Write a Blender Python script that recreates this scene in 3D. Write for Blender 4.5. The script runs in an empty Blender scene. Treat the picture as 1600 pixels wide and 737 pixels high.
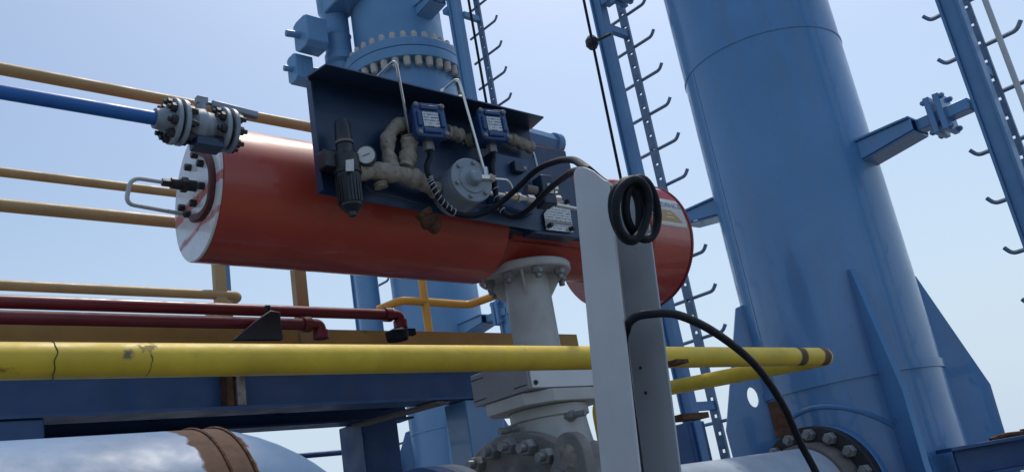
import bpy, bmesh, math, random
from mathutils import Vector, Matrix
random.seed(7)
R = math.radians
SC = bpy.context.scene
COL = SC.collection

# ------------------------------------------------------------------ camera, sky, sun, exposure
F = 1400.0                      # focal length in pixels of the 1600-wide photograph
CX, CY = 800.0, 368.5
def nrm(v): return v / v.length
_Z = nrm(Vector((-756, -4330, 1400)))
_X = Vector((1550, 0, 1400)); _X.y = -(_X.x*_Z.x + _X.z*_Z.z)/_Z.y; _X = nrm(_X)
_Y = _Z.cross(_X)
EYE = Vector((0, 0, 1.6))
c_right = Vector((_X.x, _Y.x, _Z.x)); c_down = Vector((_X.y, _Y.y, _Z.y)); c_fwd = Vector((_X.z, _Y.z, _Z.z))
cam_d = bpy.data.cameras.new('camera'); cam = bpy.data.objects.new('camera', cam_d); COL.objects.link(cam)
m3 = Matrix((c_right, -c_down, -c_fwd)).transposed()
cam.matrix_world = Matrix.Translation(EYE) @ m3.to_4x4()
cam_d.sensor_width = 36; cam_d.lens = 36*F/1600; cam_d.clip_start = 0.05; cam_d.clip_end = 20000
SC.camera = cam

SUN_EL, SUN_AZ = R(67), R(27)        # direction towards the sun, azimuth from +X
w = bpy.data.worlds.new('World'); SC.world = w; w.use_nodes = True
nt = w.node_tree; nt.nodes.clear()
sky = nt.nodes.new('ShaderNodeTexSky'); sky.sky_type = 'NISHITA'; sky.sun_disc = False
sky.sun_elevation = SUN_EL; sky.sun_rotation = math.pi/2 - SUN_AZ
sky.air_density = 1.15; sky.dust_density = 3.2; sky.ozone_density = 4.0; sky.altitude = 0
bg = nt.nodes.new('ShaderNodeBackground'); bg.inputs['Strength'].default_value = 0.15
wo = nt.nodes.new('ShaderNodeOutputWorld')
tcw = nt.nodes.new('ShaderNodeTexCoord'); sxw = nt.nodes.new('ShaderNodeSeparateXYZ'); nt.links.new(tcw.outputs['Generated'], sxw.inputs[0])
mulw = nt.nodes.new('ShaderNodeMix'); mulw.data_type = 'RGBA'; mulw.blend_type = 'MULTIPLY'; mulw.inputs['Factor'].default_value = 1; nt.links.new(sky.outputs[0], mulw.inputs['A']); mulw.inputs['B'].default_value = (1.02, 1.04, 1.0, 1)
mrw = nt.nodes.new('ShaderNodeMapRange'); mrw.interpolation_type = 'SMOOTHSTEP'; mrw.inputs[1].default_value = -.05; mrw.inputs[2].default_value = .50; mrw.inputs[3].default_value = .92; mrw.inputs[4].default_value = 0; nt.links.new(sxw.outputs[2], mrw.inputs[0])
hzw = nt.nodes.new('ShaderNodeMix'); hzw.data_type = 'RGBA'; nt.links.new(mrw.outputs[0], hzw.inputs['Factor']); nt.links.new(mulw.outputs['Result'], hzw.inputs['A']); hzw.inputs['B'].default_value = (4.2, 5.1, 6.15, 1)      # white summer haze towards the horizon
nt.links.new(hzw.outputs['Result'], bg.inputs['Color']); nt.links.new(bg.outputs[0], wo.inputs['Surface'])
sl = bpy.data.lights.new('sun', 'SUN'); sl.energy = 2.0; sl.angle = R(1.5); sl.color = (1.0, 0.94, 0.85)
sun = bpy.data.objects.new('sun', sl); COL.objects.link(sun)
sd = Vector((math.cos(SUN_EL)*math.cos(SUN_AZ), math.cos(SUN_EL)*math.sin(SUN_AZ), math.sin(SUN_EL)))
sun.rotation_euler = sd.to_track_quat('Z', 'Y').to_euler(); sun.location = sd*30
vs = SC.view_settings; vs.view_transform = 'Standard'; vs.look = 'None'; vs.exposure = 0.0; vs.gamma = 1.0; vs.use_curve_mapping = False

# ------------------------------------------------------------------ measuring helpers (plan from photograph pixels)
def ray(px, py):
    c = Vector(((px-CX)/F, (py-CY)/F, 1.0))
    return Vector((c.dot(_X), c.dot(_Y), c.dot(_Z)))
def U(px, py, d): return EYE + ray(px, py)*d
def on(ax, v, px, py):
    r = ray(px, py); return EYE + r*((v-EYE[ax])/r[ax])
VX, VY, VZ = Vector((1,0,0)), Vector((0,1,0)), Vector((0,0,1))

# ------------------------------------------------------------------ mesh helpers (world coordinates)
def frame(axis):
    a = nrm(Vector(axis)); t = VZ if abs(a.z) < .9 else VX
    u = nrm(t.cross(a)); return a, u, a.cross(u)
def lathe(bm, o, axis, prof, seg=32, ang=(0, 2*math.pi)):
    """prof: list of (along, radius)"""
    o = Vector(o); a, u, v = frame(axis); full = abs(ang[1]-ang[0]-2*math.pi) < 1e-6
    n = seg if full else seg+1
    rings = []
    for (h, r) in prof:
        if r < 1e-6: rings.append([bm.verts.new(o+a*h)]); continue
        rings.append([bm.verts.new(o+a*h+u*(r*math.cos(ang[0]+(ang[1]-ang[0])*i/seg))+v*(r*math.sin(ang[0]+(ang[1]-ang[0])*i/seg))) for i in range(n)])
    for A, B in zip(rings[:-1], rings[1:]):
        for i in range(seg):
            j = (i+1) % n
            if len(A) == 1 and len(B) == 1: continue
            if len(A) == 1: bm.faces.new((A[0], B[j], B[i]))
            elif len(B) == 1: bm.faces.new((A[i], A[j], B[0]))
            else: bm.faces.new((A[i], A[j], B[j], B[i]))
def cyl(bm, p0, p1, r, r1=None, seg=20, ch=0.0):
    p0, p1 = Vector(p0), Vector(p1); L = (p1-p0).length; r1 = r if r1 is None else r1
    if ch > 0: lathe(bm, p0, p1-p0, [(0,0),(0,r-ch),(ch,r),(L-ch,r1),(L,r1-ch),(L,0)], seg)
    else: lathe(bm, p0, p1-p0, [(0,0),(0,r),(L,r1),(L,0)], seg)
def box(bm, c, sx, sy, sz, ax=(VX, VY, VZ)):
    c = Vector(c); V = []
    for k in (-1,1):
        for j in (-1,1):
            for i in (-1,1): V.append(bm.verts.new(c+ax[0]*(i*sx/2)+ax[1]*(j*sy/2)+ax[2]*(k*sz/2)))
    for f in ((0,2,3,1),(4,5,7,6),(0,1,5,4),(2,6,7,3),(0,4,6,2),(1,3,7,5)): bm.faces.new([V[i] for i in f])
def bxx(bm, x0, x1, y0, y1, z0, z1): box(bm, ((x0+x1)/2,(y0+y1)/2,(z0+z1)/2), abs(x1-x0), abs(y1-y0), abs(z1-z0))
def prism(bm, pts, d):
    pts = [Vector(p) for p in pts]; d = Vector(d)
    A = [bm.verts.new(p) for p in pts]; B = [bm.verts.new(p+d) for p in pts]; n = len(pts)
    bm.faces.new(A[::-1]); bm.faces.new(B)
    for i in range(n): bm.faces.new((A[i], A[(i+1)%n], B[(i+1)%n], B[i]))
def fillet(pts, r, n=6):
    pts = [Vector(p) for p in pts]; out = [pts[0]]
    for i in range(1, len(pts)-1):
        p, a, b = pts[i], pts[i-1]-pts[i], pts[i+1]-pts[i]
        k = min(r, a.length*.48, b.length*.48); s, e = p+nrm(a)*k, p+nrm(b)*k
        for j in range(n+1):
            t = j/n; out.append(s*(1-t)**2+p*(2*t*(1-t))+e*t*t)
    out.append(pts[-1]); return out
def smooth_path(pts, n=8):
    P = [Vector(p) for p in pts]; P = [P[0]*2-P[1]]+P+[P[-1]*2-P[-2]]; out = []
    for i in range(1, len(P)-2):
        for j in range(n):
            t = j/n; a, b, c, d = P[i-1], P[i], P[i+1], P[i+2]
            out.append(.5*((2*b)+(c-a)*t+(2*a-5*b+4*c-d)*t*t+(3*b-a-3*c+d)*t**3))
    out.append(P[-2]); return out
def tube(bm, pts, r, seg=10, cap=True, rf=None):
    pts = [Vector(p) for p in pts]; n = len(pts); T = []
    for i in range(n): T.append(nrm(pts[min(i+1,n-1)]-pts[max(i-1,0)]))
    a, u, v = frame(T[0]); rings = []
    for i in range(n):
        if i:
            q = T[i-1].rotation_difference(T[i]); u = nrm(q @ u); v = T[i].cross(u)
        rr = r if rf is None else rf(i/(n-1))
        rings.append([bm.verts.new(pts[i]+u*(rr*math.cos(2*math.pi*k/seg))+v*(rr*math.sin(2*math.pi*k/seg))) for k in range(seg)])
    for A, B in zip(rings[:-1], rings[1:]):
        for k in range(seg): bm.faces.new((A[k], A[(k+1)%seg], B[(k+1)%seg], B[k]))
    if cap: bm.faces.new(rings[0][::-1]); bm.faces.new(rings[-1])
def NB(): return bmesh.new()

def mesh_from(bm, name, loc, mat, ang=32):
    bmesh.ops.recalc_face_normals(bm, faces=bm.faces[:])
    for v in bm.verts: v.co -= loc
    me = bpy.data.meshes.new(name); 
    for f in bm.faces: f.smooth = True
    bm.to_mesh(me); bm.free(); me.materials.append(mat)
    me.set_sharp_from_angle(angle=R(ang)); return me
WL = {}                                                      # world location of each thing / part
def bevel(o, wd, seg=2):
    b = o.modifiers.new('bevel', 'BEVEL'); b.width = wd; b.segments = seg; b.limit_method = 'ANGLE'; b.angle_limit = R(40); b.harden_normals = False
def props(o, label, cat=None, group=None, kind=None):
    if label: o['label'] = label
    if cat: o['category'] = cat
    if group: o['group'] = group
    if kind: o['kind'] = kind
def thing(name, loc, label, cat, group=None):
    o = bpy.data.objects.new(name, None); COL.objects.link(o); o.location = loc; o.empty_display_size = .05
    props(o, label, cat, group); WL[o.name] = Vector(loc); return o
def part(name, bm, mat, parent, label=None, bev=0, kind=None, ang=32):
    base = WL[parent.name]
    o = bpy.data.objects.new(name, mesh_from(bm, name, base, mat, ang)); COL.objects.link(o); o.parent = parent
    WL[o.name] = base.copy(); props(o, label, None, None, kind)
    if bev: bevel(o, bev)
    return o
def solo(name, bm, mat, label, cat, group=None, bev=0, kind=None, ang=32):
    xs = [v.co for v in bm.verts]
    loc = Vector((sum(v.x for v in xs)/len(xs), sum(v.y for v in xs)/len(xs), min(v.z for v in xs)))
    o = bpy.data.objects.new(name, mesh_from(bm, name, loc, mat, ang)); COL.objects.link(o); o.location = loc
    WL[o.name] = loc; props(o, label, cat, group, kind)
    if bev: bevel(o, bev)
    return o
def scatter(name, bm, mat, parent, places):
    """one mesh modelled at the origin along +Z, copied to (point, axis) places as children of parent"""
    me = mesh_from(bm, name, Vector((0,0,0)), mat); base = WL[parent.name]
    for p, a in places:
        o = bpy.data.objects.new(name, me); COL.objects.link(o); o.parent = parent
        o.location = Vector(p)-base; o.rotation_mode = 'QUATERNION'; o.rotation_quaternion = Vector((0,0,1)).rotation_difference(nrm(Vector(a)))
        WL[o.name] = Vector(p)
def bolt_bm(r, head, stud=0, back=0):
    b = NB(); lathe(b, (0,0,0), VZ, [(0,0),(0,r),(head*.85,r),(head,r*.85),(head,0)], 6)
    if stud: cyl(b, (0,0,head*.9), (0,0,head+stud), r*.55, seg=10)
    if back: cyl(b, (0,0,-back), (0,0,0.001), r*.55, seg=10)
    return b

# ------------------------------------------------------------------ materials
MATS = {}
def mat(name, col, rough=.5, metal=0.0, var=.12, vscale=5.0, dirt=None, bump=0.0, bscale=60, streak=0.0, spec=.5, coat=0.0, rough_var=.1):
    """dirt = (colour, amount 0..1, scale): worn patches. streak: vertical weather streaks."""
    m = bpy.data.materials.new(name); m.use_nodes = True; n = m.node_tree; N = n.nodes; L = n.links
    p = N['Principled BSDF']; tc = N.new('ShaderNodeTexCoord')
    no = N.new('ShaderNodeTexNoise'); no.inputs['Scale'].default_value = vscale; no.inputs['Detail'].default_value = 6; no.inputs['Roughness'].default_value = .6
    L.new(tc.outputs['Object'], no.inputs['Vector'])
    hv = N.new('ShaderNodeMapRange'); hv.inputs[1].default_value = .3; hv.inputs[2].default_value = .7
    hv.inputs[3].default_value = 1-var; hv.inputs[4].default_value = 1+var; L.new(no.outputs['Fac'], hv.inputs[0])
    mul = N.new('ShaderNodeVectorMath'); mul.operation = 'SCALE'; mul.inputs[0].default_value = col[:3]; L.new(hv.outputs[0], mul.inputs['Scale'])
    out = mul.outputs[0]
    def mixin(out, fac, c2):
        mx = N.new('ShaderNodeMix'); mx.data_type = 'RGBA'; L.new(fac, mx.inputs['Factor']); L.new(out, mx.inputs['A']); mx.inputs['B'].default_value = (*c2[:3], 1); return mx.outputs['Result']
    if streak:
        mp = N.new('ShaderNodeMapping'); mp.inputs['Scale'].default_value = (14, 14, .7); L.new(tc.outputs['Object'], mp.inputs['Vector'])
        sn = N.new('ShaderNodeTexNoise'); sn.inputs['Scale'].default_value = 1.0; sn.inputs['Detail'].default_value = 5; L.new(mp.outputs[0], sn.inputs['Vector'])
        sr = N.new('ShaderNodeMapRange'); sr.inputs[1].default_value = .45; sr.inputs[2].default_value = .8; sr.inputs[3].default_value = 0; sr.inputs[4].default_value = streak
        L.new(sn.outputs['Fac'], sr.inputs[0]); g = sum(col[:3])/3; out = mixin(out, sr.outputs[0], tuple(.45*c+.25*g+.03 for c in col[:3]))
    rin = None
    if dirt:
        dc, am, ds = dirt
        dn = N.new('ShaderNodeTexNoise'); dn.inputs['Scale'].default_value = ds; dn.inputs['Detail'].default_value = 9; dn.inputs['Roughness'].default_value = .68; L.new(tc.outputs['Object'], dn.inputs['Vector'])
        dr = N.new('ShaderNodeMapRange'); dr.inputs[1].default_value = .72-.35*am; dr.inputs[2].default_value = .80-.25*am; L.new(dn.outputs['Fac'], dr.inputs[0])
        out = mixin(out, dr.outputs[0], dc)
    L.new(out, p.inputs['Base Color'])
    rr = N.new('ShaderNodeMapRange'); rr.inputs[1].default_value = .3; rr.inputs[2].default_value = .7; rr.inputs[3].default_value = max(0.03, rough-rough_var); rr.inputs[4].default_value = min(1, rough+rough_var)
    n2 = N.new('ShaderNodeTexNoise'); n2.inputs['Scale'].default_value = vscale*2.3; n2.inputs['Detail'].default_value = 4; L.new(tc.outputs['Object'], n2.inputs['Vector'])
    L.new(n2.outputs['Fac'], rr.inputs[0]); L.new(rr.outputs[0], p.inputs['Roughness'])
    p.inputs['Metallic'].default_value = metal; p.inputs['Specular IOR Level'].default_value = spec; p.inputs['Coat Weight'].default_value = coat
    if bump:
        bn = N.new('ShaderNodeTexNoise'); bn.inputs['Scale'].default_value = bscale; bn.inputs['Detail'].default_value = 5; L.new(tc.outputs['Object'], bn.inputs['Vector'])
        bp = N.new('ShaderNodeBump'); bp.inputs['Strength'].default_value = bump; bp.inputs['Distance'].default_value = .01; L.new(bn.outputs['Fac'], bp.inputs['Height']); L.new(bp.outputs[0], p.inputs['Normal'])
    m['_out'] = name; MATS[name] = m; return m
def add_mark(m, axis, lo, hi, colr, ragged=.03, scale=14, extra=None):
    """a stain band with ragged edges between two object-space coordinates along axis (0,1,2); extra limits a second axis"""
    n = m.node_tree; N = n.nodes; L = n.links; p = N['Principled BSDF']; src = p.inputs['Base Color'].links[0].from_socket
    tc = N.new('ShaderNodeTexCoord'); sx = N.new('ShaderNodeSeparateXYZ'); L.new(tc.outputs['Object'], sx.inputs[0])
    no = N.new('ShaderNodeTexNoise'); no.inputs['Scale'].default_value = scale; no.inputs['Detail'].default_value = 7; L.new(tc.outputs['Object'], no.inputs['Vector'])
    def band(ax, lo, hi):
        ma = N.new('ShaderNodeMath'); ma.operation = 'MULTIPLY_ADD'; L.new(no.outputs['Fac'], ma.inputs[0]); ma.inputs[1].default_value = ragged*2; L.new(sx.outputs[ax], ma.inputs[2])
        sb = N.new('ShaderNodeMath'); sb.operation = 'SUBTRACT'; L.new(ma.outputs[0], sb.inputs[0]); sb.inputs[1].default_value = ragged+(lo+hi)/2
        ab = N.new('ShaderNodeMath'); ab.operation = 'ABSOLUTE'; L.new(sb.outputs[0], ab.inputs[0])
        e = min(.004, (hi-lo)*.2)
        mr = N.new('ShaderNodeMapRange'); mr.inputs[1].default_value = (hi-lo)/2+e; mr.inputs[2].default_value = (hi-lo)/2-e; L.new(ab.outputs[0], mr.inputs[0]); return mr.outputs[0]
    fac = band(axis, lo, hi)
    if extra:
        f2 = band(*extra); mm = N.new('ShaderNodeMath'); mm.operation = 'MULTIPLY'; L.new(fac, mm.inputs[0]); L.new(f2, mm.inputs[1]); fac = mm.outputs[0]
    n3 = N.new('ShaderNodeTexNoise'); n3.inputs['Scale'].default_value = 35; n3.inputs['Detail'].default_value = 6; L.new(tc.outputs['Object'], n3.inputs['Vector'])
    cr = N.new('ShaderNodeMix'); cr.data_type = 'RGBA'; L.new(n3.outputs['Fac'], cr.inputs['Factor']); cr.inputs['A'].default_value = (*[c*.3 for c in colr], 1); cr.inputs['B'].default_value = (*[min(1, c*1.9) for c in colr], 1)
    mx = N.new('ShaderNodeMix'); mx.data_type = 'RGBA'; L.new(fac, mx.inputs['Factor']); L.new(src, mx.inputs['A']); L.new(cr.outputs['Result'], mx.inputs['B'])
    L.new(mx.outputs['Result'], p.inputs['Base Color'])
    src_r = p.inputs['Roughness'].links[0].from_socket
    mr = N.new('ShaderNodeMix'); mr.data_type = 'FLOAT'; L.new(fac, mr.inputs['Factor']); L.new(src_r, mr.inputs['A']); mr.inputs['B'].default_value = .85; L.new(mr.outputs['Result'], p.inputs['Roughness'])
RUST = (.10, .045, .022)
BLUE = (.088, .245, .48)
M_col = mat('arm_blue_paint', BLUE, .30, var=.12, vscale=1.3, streak=.55, coat=.3, dirt=((.12,.17,.24), .14, 9), bump=.10, bscale=1.6)
M_lad = mat('ladder_blue_paint', (.11,.25,.45), .45, var=.1, vscale=4, streak=.2)
M_far = mat('far_arm_hazed_blue', (.155,.32,.53), .42, var=.07, vscale=1.6, streak=.2, coat=.1)  # arm blue lightened, distance haze put into the colour
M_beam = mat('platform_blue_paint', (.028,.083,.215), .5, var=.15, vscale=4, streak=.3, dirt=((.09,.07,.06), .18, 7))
M_pale = mat('pale_pipe_paint', (.36,.43,.50), .5, var=.15, vscale=5, dirt=((.25,.27,.30), .35, 9), bump=.1, bscale=18)
M_pipe = mat('pipeline_blue_paint', (.115,.215,.37), .52, var=.13, vscale=5, streak=.0, dirt=((.19,.20,.21), .20, 15), bump=.15, bscale=18)
M_red = mat('drum_red_paint', (.45,.058,.032), .42, var=.16, vscale=3, coat=.35, dirt=((.17,.03,.025), .2, 8), bump=.03, bscale=14)
M_redd = mat('housing_red_paint', (.36,.038,.022), .42, var=.1, vscale=5, coat=.2)
M_red2 = mat('cylinder_gloss_red', (.42,.06,.035), .24, var=.12, vscale=4, coat=.7, dirt=((.26,.10,.06), .18, 6))
M_cap = mat('cap_white_gloss', (.70,.67,.65), .30, var=.05, coat=.4)
M_yel = mat('rail_yellow_paint', (.66,.465,.035), .55, var=.16, vscale=9, dirt=((.20,.13,.03), .22, 16), bump=.1, bscale=35)
M_bei = mat('handrail_ochre_paint', (.42,.275,.12), .5, var=.1, vscale=6, dirt=((.25,.15,.06), .15, 12))
M_org = mat('handrail_orange_paint', (.70,.30,.03), .5, var=.1, vscale=6)
M_toe = mat('toe_plate_ochre', (.46,.26,.07), .55, var=.15, vscale=5, dirt=((.15,.09,.05), .25, 6))
M_mar = mat('maroon_pipe_paint', (.17,.018,.022), .38, var=.15, vscale=8)
M_navy = mat('panel_navy_paint', (.014,.039,.096), .40, var=.2, vscale=4, dirt=((.045,.08,.14), .3, 9), coat=.1)
M_jbox = mat('junction_box_blue', (.022,.065,.19), .4, var=.12, vscale=12, coat=.15)
M_blk = mat('black_rubber', (.005,.008,.016), .6, var=.3, vscale=22, spec=.3)
M_blkm = mat('black_metal', (.018,.020,.026), .4, var=.2, vscale=20)
M_stl = mat('stainless_steel', (.62,.61,.58), .28, metal=1, var=.06)
M_gal = mat('grey_channel_paint', (.52,.53,.54), .42, var=.08, vscale=5, streak=.25, dirt=((.20,.22,.25), .12, 14))
M_wht = mat('spool_grey_white_paint', (.47,.465,.45), .5, var=.15, vscale=7, streak=.3, dirt=((.22,.20,.18), .15, 11))
M_wbox = mat('gearbox_lit_grey', (.62,.64,.65), .5, var=.06, vscale=6, dirt=((.25,.25,.25), .08, 13))  # lighter grey, light on the cover face put into the colour; patches are dirt
M_gbox = mat('gearbox_shaded_grey', (.27,.27,.28), .55, var=.1, vscale=6)  # darker grey, shade on the housing side put into the colour
M_rail = mat('galvanised_ladder_rail', (.17,.24,.34), .5, metal=.2, var=.2, vscale=14)
M_sol = mat('solenoid_dark_blue', (.022,.036,.07), .4, var=.1)
M_peel = mat('peeling_primer', (.30,.27,.24), .8, var=.3, vscale=20, dirt=((.10,.05,.03), .6, 26), bump=.5)
M_seal = mat('seal_dark_red', (.10,.02,.018), .6, var=.3, vscale=30)
M_sol2 = mat('cover_blue_paint', (.022,.062,.15), .38, var=.15, vscale=7)
M_val = mat('valve_worn_metal', (.19,.18,.17), .6, var=.3, vscale=9, dirt=((.30,.27,.24), .42, 9), bump=.35, bscale=28)
M_bolt = mat('grey_bolt_metal', (.27,.27,.27), .5, metal=.4, var=.25, vscale=30)
M_bdark = mat('dark_bolt_metal', (.05,.05,.055), .5, metal=.5, var=.2, vscale=30)
M_bcol = mat('weathered_bolt_cap', (.56,.50,.43), .6, var=.25, vscale=40)
M_wrap = mat('aged_pipe_wrap', (.31,.275,.23), .8, var=.3, vscale=22, dirt=((.16,.12,.09), .5, 30), bump=.8, bscale=45)
M_lbl = mat('label_white', (.55,.56,.55), .5, var=.12, vscale=40)
M_grey = mat('pilot_grey_paint', (.24,.28,.33), .42, var=.12, vscale=14)
M_vgr = mat('small_valve_grey', (.26,.30,.35), .5, var=.25, vscale=25, dirt=((.07,.09,.13), .3, 24), bump=.15)
M_pblue = mat('small_pipe_blue', (.015,.13,.42), .4, var=.1, vscale=10)
M_rust = mat('bare_rust', RUST, .9, var=.5, vscale=25, dirt=((.28,.22,.18), .3, 20), bump=.6)
M_brn = mat('grey_brown_steel', (.16,.14,.13), .7, var=.25, vscale=9)
M_tan = mat('sticker_tan', (.50,.30,.11), .45, var=.05)
M_ink = mat('sticker_ink', (.10,.15,.30), .5, var=.05)
M_inkl = mat('sticker_pale_ink', (.80,.72,.52), .5, var=.05)
M_conc = mat('deck_concrete', (.115,.112,.105), .85, var=.15, vscale=.8, dirt=((.07,.07,.068), .3, 2.5), bump=.3)
M_sea = mat('sea_water', (.05,.09,.11), .22, var=.1, vscale=.02, bump=.6, bscale=.35)
M_bra = mat('brass_fitting', (.55,.47,.33), .35, metal=.9, var=.1)
# nameplate: rows of small engraved marks
def plate_mat():
    m = mat('engraved_plate', (.55,.56,.56), .35, metal=.3, var=.06); n = m.node_tree; N, L = n.nodes, n.links; p = N['Principled BSDF']; src = p.inputs['Base Color'].links[0].from_socket
    tc = N.new('ShaderNodeTexCoord'); sx = N.new('ShaderNodeSeparateXYZ'); L.new(tc.outputs['Object'], sx.inputs[0])
    wv = N.new('ShaderNodeMath'); wv.operation = 'MULTIPLY'; wv.inputs[1].default_value = 2*math.pi/.012; L.new(sx.outputs[2], wv.inputs[0])
    si = N.new('ShaderNodeMath'); si.operation = 'SINE'; L.new(wv.outputs[0], si.inputs[0])
    mp = N.new('ShaderNodeMapping'); mp.inputs['Scale'].default_value = (160, 1, 42); L.new(tc.outputs['Object'], mp.inputs[0])
    no = N.new('ShaderNodeTexNoise'); no.inputs['Scale'].default_value = 1; L.new(mp.outputs[0], no.inputs['Vector'])
    g1 = N.new('ShaderNodeMath'); g1.operation = 'GREATER_THAN'; g1.inputs[1].default_value = .45; L.new(si.outputs[0], g1.inputs[0])
    g2 = N.new('ShaderNodeMath'); g2.operation = 'GREATER_THAN'; g2.inputs[1].default_value = .47; L.new(no.outputs['Fac'], g2.inputs[0])
    mu = N.new('ShaderNodeMath'); mu.operation = 'MULTIPLY'; L.new(g1.outputs[0], mu.inputs[0]); L.new(g2.outputs[0], mu.inputs[1])
    mx = N.new('ShaderNodeMix'); mx.data_type = 'RGBA'; L.new(mu.outputs[0], mx.inputs['Factor']); L.new(src, mx.inputs['A']); mx.inputs['B'].default_value = (.10,.10,.11,1); L.new(mx.outputs['Result'], p.inputs['Base Color'])
    return m
M_plate = plate_mat()

# ------------------------------------------------------------------ setting: jetty deck and sea
b = NB(); bxx(b, -14, 22, -12, 20, -.6, 0); solo('jetty_deck', b, M_conc, None, None, kind='structure')
b = NB(); box(b, (0,0,-7), 16000, 16000, .5); solo('sea', b, M_sea, None, None, kind='structure')

# ------------------------------------------------------------------ loading arm columns
def bracket(root, cx, cy, z, s, r, M, reach=1.17):
    """stub bracket from the column towards a ladder post; s = -1 towards -Y, +1 towards +Y"""
    y0, y1, y2 = cy+s*(r-.05), cy+s*(r+.33), cy+s*reach
    b = NB()
    bxx(b, cx-.13, cx+.13, min(y0,y1), max(y0,y1), z+.07, z+.085)                 # top plate
    for sx in (-.11, .098): prism(b, [(cx+sx, y0, z-.05), (cx+sx, y1, z-.0), (cx+sx, y1, z+.07), (cx+sx, y0, z+.07)], (.012,0,0))
    prism(b, [(cx-.098, y0, z-.05), (cx-.098, y1, z-.0), (cx-.098, y1, z-.012), (cx-.098, y0, z-.062)], (.196,0,0))
    part('bracket', b, M, root, bev=.004)
    b = NB(); bxx(b, cx-.05, cx+.05, min(y1,y2)-.0, max(y1,y2), z-.0, z+.07); arm = part('bracket_bar', b, M, root, bev=.006)
    ym = (y1+y2)/2-s*.02; b = NB()
    for dy in (-.028, .028): bxx(b, cx-.085, cx+.085, ym+dy-.018, ym+dy+.018, z-.07, z+.16)
    part('clamp_plate', b, M, arm, bev=.006)
    scatter('bolt', bolt_bm(.018, .018, .006), M, arm, [((cx+dx, ym-s*.046, z+dz), (0,-s,0)) for dx in (-.06,.06) for dz in (-.05,.14)] +
            [((cx+dx, ym+s*.046, z+dz), (0,s,0)) for dx in (-.06,.06) for dz in (-.05,.14)])
def gusset(root, cx, cy, ang, r, M, rout=.80, hole=False):
    d = Vector((math.cos(ang), math.sin(ang), 0)); t = Vector((-d.y, d.x, 0)); c = Vector((cx, cy, 0)); th = .03
    pts = [(r-.04, .35), (r+.36, .35), (r+.36, .9), (rout, 1.55), (rout+.01, 1.93), (r+.045, 2.66), (r-.04, 2.68)]
    P = [c+d*a+VZ*h-t*(th/2) for a, h in pts]
    b = NB()
    if not hole: prism(b, P, t*th)
    else:                                               # lifting hole close to the column
        hc = c+d*(r+.075)+VZ*2.10-t*(th/2)
        cs = [((p-hc).dot(d), (p-hc).z) for p in P]
        angs = sorted([2*math.pi*i/32 for i in range(32)]+[math.atan2(y_, x_) % (2*math.pi) for x_, y_ in cs]); n = len(angs)
        def reach(a_):
            ux, uz = math.cos(a_), math.sin(a_); best = 9
            for k in range(len(cs)):
                (ax, az), (bx_, bz) = cs[k], cs[(k+1) % len(cs)]; ex, ez = bx_-ax, bz-az; det = ex*uz-ez*ux
                if abs(det) < 1e-9: continue
                s_ = (az*ux-ax*uz)/det
                if -1e-5 <= s_ <= 1+1e-5:
                    tt = (ax+ex*s_)*ux+(az+ez*s_)*uz
                    if 1e-6 < tt < best: best = tt
            return best
        I0, I1, O0, O1 = [], [], [], []
        for a_ in angs:
            i_ = d*(.034*math.cos(a_))+VZ*(.062*math.sin(a_)); o_ = (d*math.cos(a_)+VZ*math.sin(a_))*reach(a_)
            I0.append(b.verts.new(hc+i_)); I1.append(b.verts.new(hc+i_+t*th)); O0.append(b.verts.new(hc+o_)); O1.append(b.verts.new(hc+o_+t*th))
        for i in range(n):
            j = (i+1)%n
            b.faces.new((I0[i], I0[j], O0[j], O0[i])); b.faces.new((I1[i], O1[i], O1[j], I1[j])); b.faces.new((I0[i], I1[i], I1[j], I0[j])); b.faces.new((O0[i], O0[j], O1[j], O1[i]))
        bmesh.ops.remove_doubles(b, verts=b.verts[:], dist=1e-5)
    part('gusset_plate', b, M, root)
def arm(cx, cy, r, M, label, zb, seams, top=11.0, flange=None):
    root = thing('loading_arm_column', (cx, cy, 0), label, 'column', 'loading arm columns on the jetty')
    b = NB(); prof = [(0,0),(0,r)]
    for z in sorted(seams): prof += [(z-.012, r), (z-.006, r+.006), (z+.006, r+.006), (z+.012, r)]
    prof += [(top, r), (top, 0)]
    lathe(b, (cx, cy, 0), VZ, prof, 96)
    part('pillar', b, M, root, ang=28)
    b = NB(); lathe(b, (cx, cy, 2.06), VZ, [(0,r-.01),(0,r+.012),(.05,r+.012),(.05,r-.01)], 96); part('weld_band', b, M, root)
    for k, a in enumerate((-45, 135, 225, 45)): gusset(root, cx, cy, R(a), r, M, hole=(a == 135))
    b = NB(); lathe(b, (cx, cy, 0), VZ, [(0,r),(0,r+.5),(.06,r+.5),(.06,r)], 64); part('base_plate', b, M, root)
    for s, z in zb: bracket(root, cx, cy, z, s, r, M)
    return root
CXR, CYR, RR = 5.285, 2.68, .53
armR = arm(CXR, CYR, RR, M_col, 'huge blue pillar with gusset plates at its foot, on the right behind the yellow rail', [(-1, 3.39), (1, 3.43), (1, 5.45), (-1, 5.6)], [4.27, 7.2])
b = NB(); a0 = R(152); bl = Vector((math.cos(a0), math.sin(a0), 0))
P = Vector((CXR, CYR, 0))+bl*(RR+.0005); box(b, P+VZ*3.3, .004, .008, 1.9, (bl, Vector((-bl.y, bl.x, 0)), VZ)); part('weld_seam', b, M_col, armR)

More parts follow.
